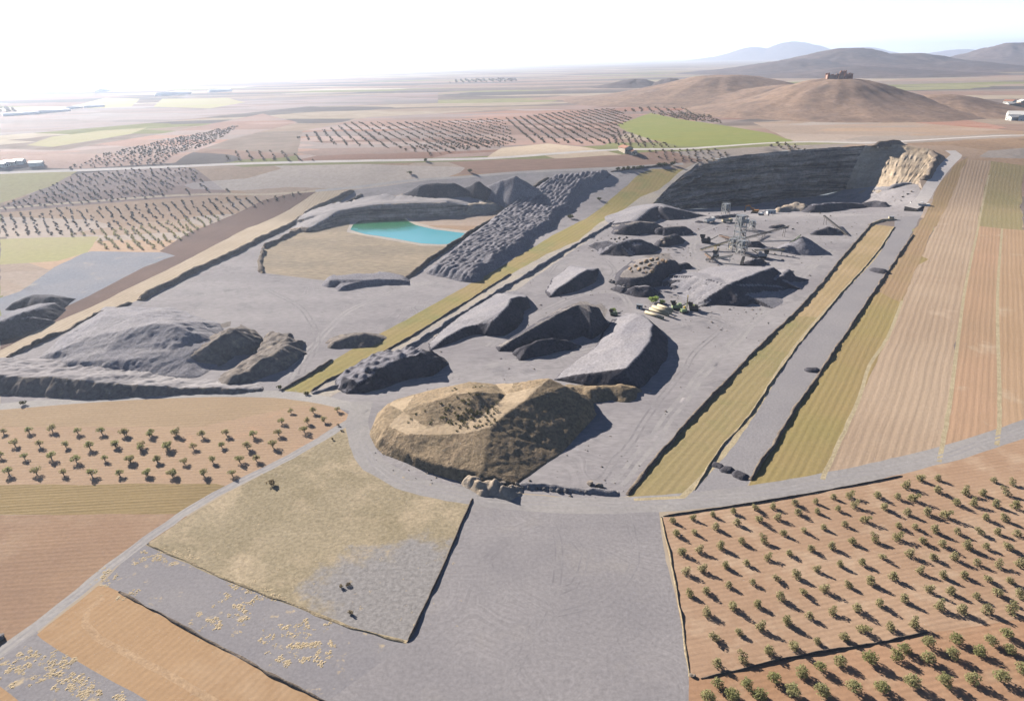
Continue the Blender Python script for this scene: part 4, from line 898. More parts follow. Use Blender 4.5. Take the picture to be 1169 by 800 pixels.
bank('earth_berm', 'dark broken berm along the right side of the yellow strip', 'berm', [(356, 449), (400, 437), (470, 395), (520, 363), (560, 338), (600, 315), (645, 287), (690, 260), (728, 236)], 1.3, 2.2, M['bank_grey'], lump=.7)
bank('earth_ridge', 'thin brown ridge at the right edge of the yellow grass', 'ridge', [(355, 447), (371, 436), (421, 411), (473, 382), (524, 350), (583, 313)], .6, 1.2, M['bank'], lump=.8)
bank('earth_ridge', 'thin brown ridge at the lower left edge of the yellow grass', 'ridge', [(322, 445), (346, 432), (370, 418), (380, 411)], .9, 1.4, M['bank'], lump=.6)
bank('earth_berm', 'high dark berm between the cream stubble strip and the gravel ground', 'berm', [(159, 343), (200, 322), (231, 306), (270, 288), (300, 273), (353, 242), (385, 227), (403, 218)], 2.6, 5, M['bank'], lump=.25)
bank('earth_berm', 'low broken berm between the cream stubble strip and the smooth grey mound', 'berm', [(10, 408), (46, 391), (85, 373), (123, 356), (150, 346)], 1.6, 3.0, M['bank'], lump=.8)
bank('earth_berm', 'dark berm above the dry basin', 'berm', [(300, 284), (325, 272), (353, 258), (385, 239), (414, 222)], 2.2, 4, M['bank'], lump=.5)
bank('earth_berm', 'short dark berm at the left end of the dry basin', 'berm', [(300, 312), (297, 299), (301, 287)], 1.8, 3.5, M['bank'], lump=.6)
bank('earth_berm', 'dark straight berm along the left side of the tipped gravel loads', 'berm', [(462, 319), (500, 291), (545, 261), (590, 228), (626, 203)], 2.2, 3.6, M['bank'], lump=.4)
bank('earth_berm', 'straw coloured berm under the bushes by the far end of the yellow strip', 'berm', [(697, 196), (730, 192), (766, 188)], 1.0, 3, M['bank'], lump=.5)
bank('rubble_ridge', 'low grey rubble ridge closing the quarry floor at the haul road', 'ridge', [(590, 555), (620, 557), (650, 560), (680, 561), (706, 562)], 1.0, 2.4, M['bank_grey'], lump=.8)
bank('rubble_ridge', 'rubble ridge along the foot of the cliff', 'ridge', [(862, 237), (882, 234), (900, 229), (940, 225), (985, 221), (1015, 216), (1040, 209)], 1.6, 5, M['bank_grey'], fn=hF, lump=.7)
bank('earth_berm', 'dark bank beside the pale road climbing out of the quarry', 'berm', [(1056, 206), (1060, 200), (1066, 189), (1069, 180), (1064, 173)], 3, 6, M['bank'], lump=.4)
bank('earth_berm', 'dark spoil bank on the rim above the sandy face', 'berm', [(1000, 168), (1012, 165), (1028, 163.5)], 4, 9, M['bank'], lump=.4)

# ------------------------------------------------------------------ olive trees and bushes
def leaf_mat(name, c1, c2):
    T = NT(name)
    oi = T.n('ShaderNodeObjectInfo'); tc = T.n('ShaderNodeTexCoord')
    nz = T.n('ShaderNodeTexNoise', i_Scale=1.6, i_Detail=2); T.l(tc.outputs['Object'], nz.inputs['Vector'])
    ad = T.n('ShaderNodeMath', operation='ADD'); T.l(nz.outputs[0], ad.inputs[0]); T.l(oi.outputs['Random'], ad.inputs[1])
    mr = T.n('ShaderNodeMapRange'); mr.inputs[1].default_value = .35; mr.inputs[2].default_value = 1.3; T.l(ad.outputs[0], mr.inputs[0])
    mx = T.n('ShaderNodeMixRGB'); mx.inputs[1].default_value = rgba(c1); mx.inputs[2].default_value = rgba(c2); T.l(mr.outputs[0], mx.inputs[0])
    d = T.n('ShaderNodeBsdfDiffuse'); T.l(mx.outputs[0], d.inputs[0]); tr = T.n('ShaderNodeBsdfTranslucent'); T.l(mx.outputs[0], tr.inputs[0])
    ms = T.n('ShaderNodeMixShader'); ms.inputs[0].default_value = .55; T.l(d.outputs[0], ms.inputs[1]); T.l(tr.outputs[0], ms.inputs[2])
    out = T.n('ShaderNodeOutputMaterial'); T.l(ms.outputs[0], out.inputs[0]); return T.m
M['olive'] = leaf_mat('olive leaves', (.33, .305, .15), (.42, .37, .21))
M['olive_big'] = leaf_mat('full olive leaves', (.29, .295, .125), (.38, .36, .18))
M['almond'] = leaf_mat('sparse orchard leaves', (.36, .30, .17), (.29, .295, .135))
M['bush'] = leaf_mat('dark bush leaves', (.05, .06, .03), (.08, .08, .04))
M['brown'] = leaf_mat('dry brown scrub leaves', (.16, .125, .08), (.21, .165, .10))
M['fresh'] = leaf_mat('fresh green leaves', (.22, .31, .07), (.30, .38, .11))
M['far_leaf'] = leaf_mat('distant olive leaves', (.22, .185, .13), (.27, .22, .155))
M['bark'] = paint('grey bark', (.16, .125, .095), .9)
M['tuft'] = mat('dry straw', (.50, .40, .27), (.42, .33, .21), scale=.8, fine=5, bump=.4)

def leaf_cloud(lobes, n, size, seed):
    """leaf sprays spread through a few lobes: list of (x, y, z, rx, ry, rz)"""
    rg = np.random.default_rng(seed); v, f = [], []
    vol = np.array([l[3] * l[4] * l[5] for l in lobes]) ** .7; vol = vol / vol.sum()
    for k in range(n):
        l = lobes[rg.choice(len(lobes), p=vol)]
        d = rg.normal(size=3); d /= np.linalg.norm(d); r = rg.uniform(.25, 1) ** .5
        c = np.array(l[:3]) + d * r * np.array(l[3:])
        a = rg.normal(size=3); a /= np.linalg.norm(a); b = np.cross(a, d + .3 * rg.normal(size=3)); b /= np.linalg.norm(b) + 1e-6
        s = size * rg.uniform(.6, 1.4); i = len(v)
        v += [c - a * s, c + b * s * .55, c + a * s, c - b * s * .55]; f.append((i, i + 1, i + 2, i + 3))
    return v, f

def tree_proto(kind, seed):
    rg = np.random.default_rng(seed)
    mb = MB()
    if kind == 'olive':
        h = 2.5; lobes = [(rg.normal() * .28, rg.normal() * .28, .45 + .34 * k, .98 - .13 * k, .98 - .13 * k, .5) for k in range(4)]
        mb.bar((0, 0, -.2), (0, 0, .7), .24, n=6).bar((0, 0, .65), (.25, .1, 1.3), .12, n=5).bar((0, 0, .65), (-.2, -.15, 1.4), .12, n=5)
        n, s = 380, .16
    elif kind == 'olive_big':
        lobes = [(math.cos(a) * .85, math.sin(a) * .85, 1.25 + rg.normal() * .3, .85, .85, .8) for a in rg.uniform(0, 6.28) + np.arange(5) * 1.26] + [(0, 0, 2.05, .9, .9, .7)]
        mb.bar((0, 0, -.2), (.05, 0, .8), .36, n=7)
        for l in lobes[:4]: mb.bar((.05, 0, .7), (l[0] * .8, l[1] * .8, l[2]), .16, n=5)
        n, s = 520, .2
    elif kind == 'almond':
        a0 = rg.uniform(0, 6.28); lobes = [(math.cos(a0 + k * 2.1) * rg.uniform(.45, .8), math.sin(a0 + k * 2.1) * rg.uniform(.45, .8), rg.uniform(1.0, 1.5), .68, .68, .62) for k in range(3)] + [(0, 0, 1.5, .6, .6, .5)]
        mb.bar((0, 0, -.2), (0, 0, .4), .26, n=6)
        for l in lobes: mb.bar((0, 0, .3), l[:3], .13, n=5)
        n, s = 330, .17
    elif kind == 'shrub':
        lobes = [(rg.normal() * 1.0, rg.normal() * .8, 1.1 + rg.uniform(-.3, .8), 1.2, 1.1, 1.0) for k in range(6)]
        mb.bar((0, 0, -.2), (0, 0, 1), .3, n=6).bar((0, 0, .6), (.6, .3, 1.6), .15, n=5).bar((0, 0, .6), (-.6, .1, 1.6), .15, n=5)
        n, s = 380, .34
    elif kind == 'bush':
        lobes = [(rg.normal() * .5, rg.normal() * .5, .7 + rg.uniform(-.1, .5), .9, .9, .7) for k in range(4)]
        mb.bar((0, 0, -.2), (0, 0, .7), .2, n=5)
        n, s = 160, .3
    v, f = leaf_cloud(lobes, n, s, seed + 5)
    return mb, v, f
PROTO = {}
def make_tree(name, kind, seed, leaf):
    r = empty(name, (0, 0, 0))
    mb, v, f = tree_proto(kind, seed)
    mb.build('trunk', M['bark'], r); mesh_obj('crown', v, f, M[leaf], r)
    return r
def plant(name, kind, leaf, px, label, cat, group, fn=hN, sc=(.85, 1.15), nvar=5, dy=0.0):
    for i, p in enumerate(px):
        q = at(p[0], p[1] + dy, fn=fn) if len(p) == 2 else Vector(p)
        key = (kind, leaf, i % nvar, name)
        if key not in PROTO:
            o = make_tree(name, kind, 40 + 17 * (i % nvar), leaf); PROTO[key] = o
        else:
            o = copy_tree(PROTO[key])
        s = random.uniform(*sc); o.location = q; o.scale = (s, s, s * random.uniform(.9, 1.1)); o.rotation_euler = (0, 0, random.uniform(0, 6.28))
        tag(o, label if isinstance(label, str) else label[i], cat, group)
c1 = lambda l: [(740 + x / 2.725, 540 + y / 2.725) for x, y in l]
ro = c1([(75, 150), (140, 140), (200, 130), (265, 120), (330, 112), (390, 105), (455, 95), (520, 90), (575, 75), (630, 70),
    (85, 190), (145, 185), (210, 170), (275, 155), (345, 150), (405, 140), (465, 125), (525, 120), (590, 112), (645, 100),
    (105, 250), (160, 240), (225, 230), (290, 215), (355, 208), (420, 190), (485, 180), (545, 170), (610, 160), (680, 148),
    (120, 310), (170, 300), (240, 290), (305, 280), (375, 262), (435, 250), (505, 238), (570, 230), (635, 215), (700, 205),
    (130, 375), (180, 370), (250, 350), (325, 340), (395, 330), (460, 318), (525, 300), (595, 285), (665, 280), (730, 265),
    (185, 435), (265, 420), (340, 410), (410, 390), (480, 375), (550, 365), (620, 350), (690, 340), (760, 325),
    (200, 515), (280, 495), (350, 480), (430, 465), (500, 445), (575, 430), (645, 425), (720, 410), (795, 395),
    (215, 595), (290, 575), (370, 555), (455, 545), (525, 525), (610, 515), (675, 495), (755, 480), (825, 470)])
rb = c1([(805, 42), (848, 20), (900, 18), (775, 75), (830, 82), (895, 55), (985, 60), (1040, 65), (1075, 25), (1130, 30), (710, 72),
    (735, 110), (805, 125), (865, 125), (930, 135), (955, 95), (1010, 95), (1080, 100), (1140, 105), (1105, 60),
    (775, 165), (830, 170), (890, 180), (960, 185), (1025, 185), (1045, 140), (1105, 145), (1085, 185), (1145, 190),
    (780, 200), (850, 212), (915, 225), (990, 230), (1050, 230), (1115, 235),
    (815, 255), (885, 265), (950, 265), (1020, 280), (1090, 285), (1160, 285),
    (845, 305), (915, 320), (980, 320), (1055, 335), (1120, 335),
    (875, 365), (940, 370), (1020, 385), (1085, 380), (1155, 380), (905, 415), (975, 430), (1050, 430), (1130, 425)])
plant('olive_tree', 'olive', 'olive', ro, 'small pruned olive in the right orchard, between gravel yard and bare lane', 'olive tree', 'olive trees of the right orchard', dy=1.2, sc=(.9, 1.25))
plant('olive_tree', 'olive', 'olive', rb, 'small olive tree in the closer rows right of the bare lane', 'olive tree', 'olive trees of the close rows', dy=1.2, sc=(1.0, 1.4))
c2 = lambda l: [(900 + x / 4.346, 680 + y / 4.346) for x, y in l]
big = c2([(65, 380), (155, 355), (255, 325), (400, 315), (535, 300), (575, 265), (690, 235), (690, 310), (830, 215), (810, 290), (945, 275), (1000, 225), (1095, 265), (1080, 190), (20, 480), (165, 475), (320, 460), (460, 455), (610, 430), (770, 425), (910, 415), (1050, 410), (1160, 370)]) + c1([(215, 655), (305, 660), (260, 690), (390, 640), (185, 700), (345, 690)])
plant('olive_tree', 'olive_big', 'olive_big', big, 'large full crowned olive tree below the stone terrace wall', 'olive tree', 'large olive trees at the lower right', dy=3, sc=(.85, 1.1))
c3 = lambda l: [(x / 5.845, 470 + y / 5.845) for x, y in l]
c4 = lambda l: [(x / 2.9225, 330 + y / 2.9225) for x, y in l]
lo = c3([(25, 130), (195, 125), (350, 115), (520, 130), (680, 130), (845, 140), (1010, 135), (1165, 135), (100, 210), (265, 215), (440, 220), (600, 230), (775, 215), (945, 220), (1115, 225),
    (5, 290), (165, 300), (345, 300), (510, 320), (700, 310), (865, 315), (1050, 315), (60, 400), (245, 400), (425, 405), (615, 415), (800, 410), (985, 405), (1150, 415)]) + \
    c4([(500, 485), (590, 480), (675, 485), (755, 480), (845, 485), (930, 480), (1015, 470), (470, 530), (560, 530), (645, 525), (740, 520), (825, 525), (910, 520),
    (525, 570), (615, 575), (710, 570), (800, 570), (855, 565), (490, 615), (580, 615), (680, 615), (775, 615), (415, 480), (385, 520), (435, 570)])
lo2 = c4([(970, 405), (1045, 405), (1125, 400), (940, 440), (1025, 440), (1080, 435)])
plant('almond_tree', 'almond', 'almond', lo, 'sparse forked orchard tree in the rows of the left orchard', 'orchard tree', 'sparse trees of the left orchard', dy=2.5, sc=(1.0, 1.35))
plant('almond_tree', 'almond', 'almond', lo2, 'sparse forked orchard tree in the upper right corner of the left orchard', 'orchard tree', 'trees in the corner by the road', dy=2.5, sc=(.9, 1.2))

# far orchards: the nearest trees one by one, all the rest as one mass
def grid_trees(px, a, b, sa, sb, jit=.12, miss=.06):
    if sa < 15: sa, sb = sa * .74, sb * .74
    """points of an orchard lattice inside a picture polygon; a, b = picture point pairs giving the row directions"""
    poly = np.array([at(*p)[:2] for p in px]); da = np.array(at(*a[1])[:2]) - np.array(at(*a[0])[:2]); db = np.array(at(*b[1])[:2]) - np.array(at(*b[0])[:2])
    da = da / np.linalg.norm(da) * sa; db = db / np.linalg.norm(db) * sb
    c = poly.mean(0); Rr = np.abs(poly - c).max() * 1.5; n = int(Rr / min(sa, sb)) + 2; out = []
    ii, jj = np.meshgrid(np.arange(-n, n + 1), np.arange(-n, n + 1)); P = c + ii.ravel()[:, None] * da + jj.ravel()[:, None] * db
    P = P + RNG.normal(size=P.shape) * jit * min(sa, sb)
    ins = np.zeros(len(P), bool)
    for k in range(len(poly)):
        p, q = poly[k], poly[(k + 1) % len(poly)]
        cnd = (p[1] > P[:, 1]) != (q[1] > P[:, 1])
        ins ^= cnd & (P[:, 0] < (q[0] - p[0]) * (P[:, 1] - p[1]) / (q[1] - p[1] + 1e-9) + p[0])
    ins &= RNG.random(len(P)) > miss
    return P[ins]
FAR = []
near_orch = grid_trees([(0, 270), (0, 244), (100, 236), (230, 228), (300, 224), (345, 220), (257, 246), (182, 285), (110, 285), (112, 270)], ((130, 280), (100, 238)), ((20, 262), (200, 252)), 8.5, 10.5)
FAR.append((near_orch, 1.9))
FAR.append((grid_trees([(0, 240), (0, 236), (86, 200), (150, 193), (222, 192), (228, 205), (200, 212), (190, 224), (100, 232)], ((60, 230), (100, 205)), ((40, 225), (200, 200)), 9, 9), 1.9))
FAR.append((grid_trees([(200, 222), (228, 206), (236, 194), (262, 220)], ((232, 215), (222, 200)), ((205, 220), (250, 216)), 7, 22), 1.9))
FAR.append((grid_trees([(79, 193), (200, 158), (274, 143), (246, 163), (185, 188), (150, 189)], ((120, 190), (180, 165)), ((100, 190), (200, 178)), 9, 11), 2.4))
FAR.append((grid_trees([(253, 185), (270, 173), (308, 172), (362, 183)], ((280, 183), (276, 174)), ((260, 182), (340, 180)), 8, 16), 2.0))
FAR.append((grid_trees([(335, 158), (400, 140), (480, 140), (575, 135), (590, 165), (540, 172), (450, 170), (380, 165)], ((430, 168), (400, 145)), ((380, 155), (560, 148)), 9, 17), 2.2))
FAR.append((grid_trees([(455, 172), (520, 158), (590, 160), (575, 167), (490, 178)], ((490, 176), (470, 165)), ((460, 172), (560, 164)), 9, 13), 2.2))
FAR.append((grid_trees([(575, 136), (640, 128), (700, 124), (722, 135), (706, 146), (700, 158), (690, 165), (600, 163)], ((640, 162), (600, 135)), ((590, 150), (700, 144)), 8, 17), 2.4))
FAR.append((grid_trees([(706, 148), (745, 161), (775, 168), (715, 169), (692, 164)], ((720, 166), (712, 152)), ((705, 160), (760, 165)), 10, 14), 2.2))
FAR.append((grid_trees([(700, 128), (760, 118), (880, 124), (850, 131), (780, 136), (745, 128)], ((760, 133), (745, 121)), ((720, 127), (850, 127)), 12, 20), 2.6))
FAR.append((grid_trees([(780, 137), (745, 130), (800, 128), (830, 142)], ((800, 140), (770, 130)), ((760, 133), (820, 138)), 9, 22), 2.4))
FAR.append((grid_trees([(738, 173), (822, 170), (838, 182), (803, 185), (768, 186), (748, 180)], ((780, 184), (775, 172)), ((745, 178), (830, 176)), 9, 10), 2.2))
FAR.append((grid_trees([(878, 167), (888, 163.5), (905, 164), (922, 171), (900, 173)], ((895, 171), (890, 164)), ((880, 168), (915, 168)), 9, 11), 2.4))
FAR.append((grid_trees([(512, 95), (520, 91.5), (588, 90), (592, 93)], ((540, 94), (536, 91)), ((515, 94), (585, 91.5)), 60, 28), 9))
FAR.append((grid_trees([(0, 128), (0, 122), (14, 123), (18, 129)], ((5, 128), (3, 123)), ((1, 126), (16, 126)), 25, 22), 6))
near = [p for p in near_orch]
near.sort(key=lambda p: p[0] ** 2 + p[1] ** 2)
n_ind = 290 - len(ro) - len(rb) - len(big)
ind = near[:n_ind]; ids = set((float(p[0]), float(p[1])) for p in ind)
plant('olive_tree', 'olive', 'olive', [(p[0], p[1], float(hN(p[0], p[1]))) for p in ind], 'distant olive tree in rows beside the dark ploughed strip', 'olive tree', 'olive trees beside the dark ploughed strip', sc=(1.0, 1.3))
v, f = [], []
base = []
for k in range(6):
    an = k * PI / 3; base.append((math.cos(an), math.sin(an), .55))
base += [(0, 0, -.1), (.1, .1, 1.25)]
bf = [(k, (k + 1) % 6, 7) for k in range(6)] + [((k + 1) % 6, k, 6) for k in range(6)]
for pts, r in FAR:
    for p in pts:
        if (float(p[0]), float(p[1])) in ids: continue
        z = float(hN(p[0], p[1])); i = len(v); s = r * .62 * random.uniform(.7, 1.25)
        for q in base:
            j = [random.uniform(.75, 1.3) for _ in range(3)]
            v.append((p[0] + q[0] * s * j[0], p[1] + q[1] * s * j[1], z + q[2] * s * .95 * j[2]))
        f += [tuple(a + i for a in t) for t in bf]
tag(mesh_obj('far_olive_trees', v, f, M['far_leaf']), 'distant rows of olive trees across the plain', 'olive trees', kind='stuff')

# bushes and shrubs
plant('bush', 'bush', 'bush', [(705, 194.5), (712, 194), (717, 194), (723, 193.5), (729, 193), (733, 192.5)], 'dark round bush on the straw berm behind the yellow strip', 'bush', 'bushes on the straw berm', sc=(1.6, 2.2))
plant('bush', 'bush', 'bush', [(754, 190.5), (759, 190), (767, 189)], 'dark bush at the far end of the yellow strip', 'bush', 'bushes at the end of the yellow strip', sc=(1.8, 2.4))
plant('bush', 'bush', 'bush', [(652, 250)], 'lone dark bush on the gravel beside the yellow strip', 'bush', None, sc=(2.0, 2.1))
plant('bush', 'bush', 'bush', [(684, 229)], 'small lone bush near the upper end of the yellow strip', 'bush', None, sc=(1.4, 1.5))
plant('bush', 'bush', 'brown', [(310, 554)], 'single brown bush on the dry field beside the dirt road', 'bush', None, sc=(.9, 1.0))
plant('bush', 'bush', 'bush', [(27, 462)], 'round bush at the foot of the long spoil bank', 'bush', None, sc=(.9, 1.0))
plant('bush', 'bush', 'brown', [(390, 670), (398, 668), (400, 700), (380, 502), (390, 492), (386, 486)], 'low brown scrub clump on the dry field', 'bush', 'scrub clumps of the dry field', sc=(.35, .55))
plant('bush', 'bush', 'bush', [(319, 444), (350, 450)], 'small dark bush at the lower end of the yellow strip', 'bush', 'bushes at the lower end of the yellow strip', sc=(.8, 1.0))
plant('bush', 'bush', 'bush', [(468, 199), (486, 184), (536, 197)], 'far dark bush on the bare land behind the pond', 'bush', 'bushes behind the pond', sc=(1.6, 2.2))
plant('green_shrub', 'shrub', 'fresh', [(746, 345)], 'bright green bushy tree beside the stacked pipes', 'shrub', None, fn=hF, sc=(1.35, 1.4))
plant('green_shrub', 'shrub', 'fresh', [(756, 347)], 'smaller bright green shrub behind the stacked pipes', 'shrub', None, fn=hF, sc=(.8, .85))
plant('green_shrub', 'shrub', 'fresh', [(700, 356)], 'low green shrub at the right end of the long gravel ridge', 'shrub', None, fn=hF, sc=(.65, .7))
plant('green_shrub', 'shrub', 'fresh', [(790, 351)], 'low spreading green shrub right of the drill rig', 'shrub', None, fn=hF, sc=(.7, .75))

# straw tufts: nobody could count them
def tufts():
    v, f = [], []
    def add(px, py, s):
        q = at(px, py); nb = 7
        for k in range(nb):
            a = random.uniform(0, 6.28); w = s * random.uniform(.35, .65); dx, dy = random.gauss(0, s * .4), random.gauss(0, s * .4); h = s * random.uniform(.06, .16); i = len(v)
            for (x, y, z) in ((w, 0, 0), (0, w, 0), (-w, 0, 0), (0, -w, 0), (random.uniform(-.2, .2) * w, random.uniform(-.2, .2) * w, h)):
                v.append((q.x + dx + x * math.cos(a) - y * math.sin(a), q.y + dy + x * math.sin(a) + y * math.cos(a), q.z + z - .03))
            f.extend([(i, i + 1, i + 4), (i + 1, i + 2, i + 4), (i + 2, i + 3, i + 4), (i + 3, i, i + 4)])
    C2 = lambda x, y: (x / 2.8575, 520 + y / 2.8575)
    clusters = [((790, 440), (55, 35), 34), ((790, 510), (25, 40), 18), ((690, 545), (55, 30), 26), ((900, 580), (70, 18), 26), ((990, 620), (70, 25), 34), ((1000, 555), (50, 10), 12), ((895, 465), (30, 10), 10), ((560, 330), (90, 16), 40), ((1040, 660), (40, 15), 10),
                ((60, 680), (60, 40), 34), ((150, 690), (50, 40), 34), ((230, 730), (40, 45), 34), ((290, 770), (40, 25), 20), ((400, 785), (30, 12), 8), ((345, 400), (30, 30), 14), ((920, 670), (40, 15), 8), ((420, 450), (30, 20), 8)]
    for (c, r, n) in clusters:
        for _ in range(n): add(*C2(random.gauss(c[0], r[0] * .7), random.gauss(c[1], r[1] * .7)), random.uniform(.35, 1.15))
    for _ in range(260):                       # loose tufts along walls and over the dry field
        x = random.uniform(200, 530); y = random.uniform(530, 720)
        if y < 620 + (x - 170) * .33: add(x, y, random.uniform(.2, .6))
    tag(mesh_obj('straw_tufts', v, f, M['tuft']), 'pale straw tufts scattered on the gravel strip', 'dry tufts', kind='stuff')
tufts()

# ------------------------------------------------------------------ boulders
def scrub():
    v, f = [], []
    rg = np.random.default_rng(5)
    for _ in range(80):
        px = random.uniform(503, 568); py = 455 + random.uniform(0, 1) ** .8 * 30 - (px - 503) * .12
        if (px - 503) * .5 + 450 < py - 25: continue
        q = at(px, py + 3, fn=hF, dz=9.0); s = random.uniform(.3, .8)
        hit = mound_z(q.x, q.y)
        a, b = leaf_cloud([(q.x, q.y, hit + s * .4, s, s, s * .7)], 26, .22, int(px * 100)); i = len(v); v += a; f += [tuple(k + i for k in t_) for t_ in b]
    for (px, py, s, n) in ((487, 478, .8, 3), (470, 476, .6, 2), (480, 470, .5, 2), (520, 447, .5, 4), (545, 446, .5, 4)):
        for _ in range(n):
            q = at(px + random.uniform(-6, 6), py + random.uniform(-3, 3), fn=hF, dz=8); hit = mound_z(q.x, q.y)
            a, b = leaf_cloud([(q.x, q.y, hit + s * .3, s, s, s * .6)], 24, .2, int(px * 99 + _)); i = len(v); v += a; f += [tuple(k + i for k in t_) for t_ in b]
    tag(mesh_obj('scrub', v, f, M['bush']), 'dark scrub growing over the hump of the big tan mound', 'scrub', kind='stuff')
MOUND = [o for o in COL.objects if o.name.startswith('earth_mound')][0]
def mound_z(x, y):
    ok, loc, nr, ix = MOUND.ray_cast(Vector((x - MOUND.location.x, y - MOUND.location.y, 60)), Vector((0, 0, -1)))
    return loc.z + MOUND.location.z if ok else float(hF(x, y))
scrub()
def boulder_mesh(seed, m):
    bm = bmesh.new(); bmesh.ops.create_icosphere(bm, subdivisions=2, radius=1)
    rg = np.random.default_rng(seed); pl = [(rg.normal(size=3), rg.uniform(.55, .9)) for _ in range(9)]
    for vx in bm.verts:
        c = np.array(vx.co)
        for n_, d in pl:
            n_ = n_ / np.linalg.norm(n_); t = c @ n_
            if t > d: c = c - n_ * (t - d)
        vx.co = c * np.array([1, .8, .7])
    me = bpy.data.meshes.new('boulder'); bm.to_mesh(me); bm.free(); me.materials.append(m); return me
BM = {k: [boulder_mesh(s + 31 * i, M[k]) for s in range(4)] for i, k in enumerate(('rock', 'rock_orange', 'rock_dark'))}
def surf(x, y, fn):
    return float(fn(x, y))
def boulders(px, size, kind, label, group, fn=hF, dz=0.0):
    for i, p in enumerate(px):
        h = dz(i) if callable(dz) else dz
        q = at(*p, fn=fn, dz=h); o = bpy.data.objects.new('boulder', BM[kind][i % 4]); COL.objects.link(o)
        s = random.uniform(*size); o.location = (q.x, q.y, q.z + s * .35); o.scale = (s, s, s); o.rotation_euler = (random.uniform(-.3, .3), random.uniform(-.3, .3), random.uniform(0, 6.28))
        tag(o, label, 'boulder', group)
C3 = lambda l: [(660 + x / 4.871, 240 + y / 4.871) for x, y in l]
boulders([(596, 557), (604, 557.5), (613, 558), (621, 559), (629, 559.5), (637, 560.5), (646, 561), (654, 561.5), (662, 561.5), (669, 562), (676, 559), (682, 561)], (.6, 1.1), 'rock_dark', 'dark boulder in the row closing the quarry floor', 'boulders in the row by the haul road', fn=hF)
boulders([(674, 553), (684, 556)], (1.2, 1.5), 'rock', 'large boulder standing at the right end of the boulder row', 'large boulders at the row end')
boulders(C3([(290, 330), (320, 315), (350, 300), (380, 290), (410, 280), (440, 275), (470, 285), (490, 290), (300, 345), (340, 335), (370, 325), (400, 310), (420, 330), (450, 300), (380, 350), (410, 345)]), (1.0, 1.9), 'rock_orange', 'rusty boulder on top of the steep sided heap', 'boulders on the steep sided heap', dz=8.3)
boulders(C3([(195, 405), (215, 415), (180, 400), (255, 430)]), (1.2, 1.9), 'rock_dark', 'dark boulder at the left foot of the steep sided heap', 'boulders at the foot of the steep sided heap')
boulders(C3([(465, 170), (490, 160), (510, 155), (480, 185)]), (1.2, 2.0), 'rock', 'brown boulder on the small dark brown heap', 'boulders on the small dark brown heap', dz=4.2)
boulders(C3([(185, 160), (205, 165), (230, 158), (255, 165), (280, 170), (215, 178), (245, 180), (300, 165), (270, 155)]), (.9, 1.6), 'rock', 'grey brown boulder on the broad heap left of the plant', 'boulders on the broad heap', dz=6)
boulders([(884, 230), (889, 233), (894, 236), (900, 237), (887, 236)], (1.5, 2.4), 'rock', 'brown boulder left of the pale tan rubble heap', 'boulders left of the tan rubble')
heap('gravel_heap', 'little brown heap left of the dusty white lorry', 'heap', [C([(797, 252, 1.2), (800, 252, 1.3)])], M['heap_dark_shade'], rough=.3)
heap('gravel_heap', 'low pale heap behind the cream lorry', 'heap', [C([(820, 246, 2), (838, 244, 2.4), (850, 245, 1.6)], L=.4, R_=.6)], M['heap_pale'], rough=.5)
heap('gravel_heap', 'flat dark heap right of the tall crusher tower', 'heap', [C([(858, 277, 2.4), (866, 276, 3)], L=.5, R_=.7)], M['heap_dark_shade'], rough=.4)
heap('gravel_heap', 'brown heap between the small steel frame and the gravel cone', 'heap', [C([(884, 257, 1.8), (892, 256, 2.2)], L=.5, R_=.7)], M['heap_brown'], rough=.4)
heap('gravel_heap', 'grey heap in front of the screening towers', 'heap', [C([(856, 297, 2.6), (866, 295, 3)], L=.5, R_=.7)], M['heap'], rough=.4)
heap('gravel_heap', 'low pale heap right of the pale tan rubble', 'heap', [C([(962, 222, 1.5), (985, 220, 2.4), (1000, 219, 2)], L=.4, R_=.6)], M['sand'], rough=.6)
boulders([(1030, 225), (1036, 222), (1040, 219), (1028, 229), (975, 222), (968, 224), (955, 222), (948, 247), (936, 244), (925, 243)], (.7, 1.5), 'rock', 'loose boulder on the floor below the sandy face', 'loose boulders below the sandy face')
boulders([(790, 268), (797, 262), (815, 262), (874, 252), (882, 246), (905, 262), (910, 255), (884, 290), (893, 297), (830, 262), (780, 285), (788, 292), (870, 305), (905, 293)], (.5, 1.1), 'rock', 'loose boulder lying about the crushing plant', 'loose boulders about the plant')
boulders([(820, 303), (829, 304.5)], (.6, .9), 'rock', 'small boulder on the floor near the crusher tower', 'small boulders near the tower')
boulders([(789, 771), (792, 772)], (.5, .7), 'rock', 'grey boulder at the corner of the stone terrace wall', 'boulders at the wall corner', fn=hN)
boulders([(2, 728), (-3, 731)], (.9, 1.2), 'rock_dark', 'dark boulder at the left edge beside the dirt road', 'boulders at the left edge', fn=hN)
boulders([(543, 549), (551, 556), (560, 553), (567, 558), (575, 553), (583, 557), (590, 553), (536, 547)], (.8, 1.5), 'rock', 'brown boulder in the rubble at the foot of the big mound', 'boulders at the foot of the big mound', fn=hF, dz=.6)

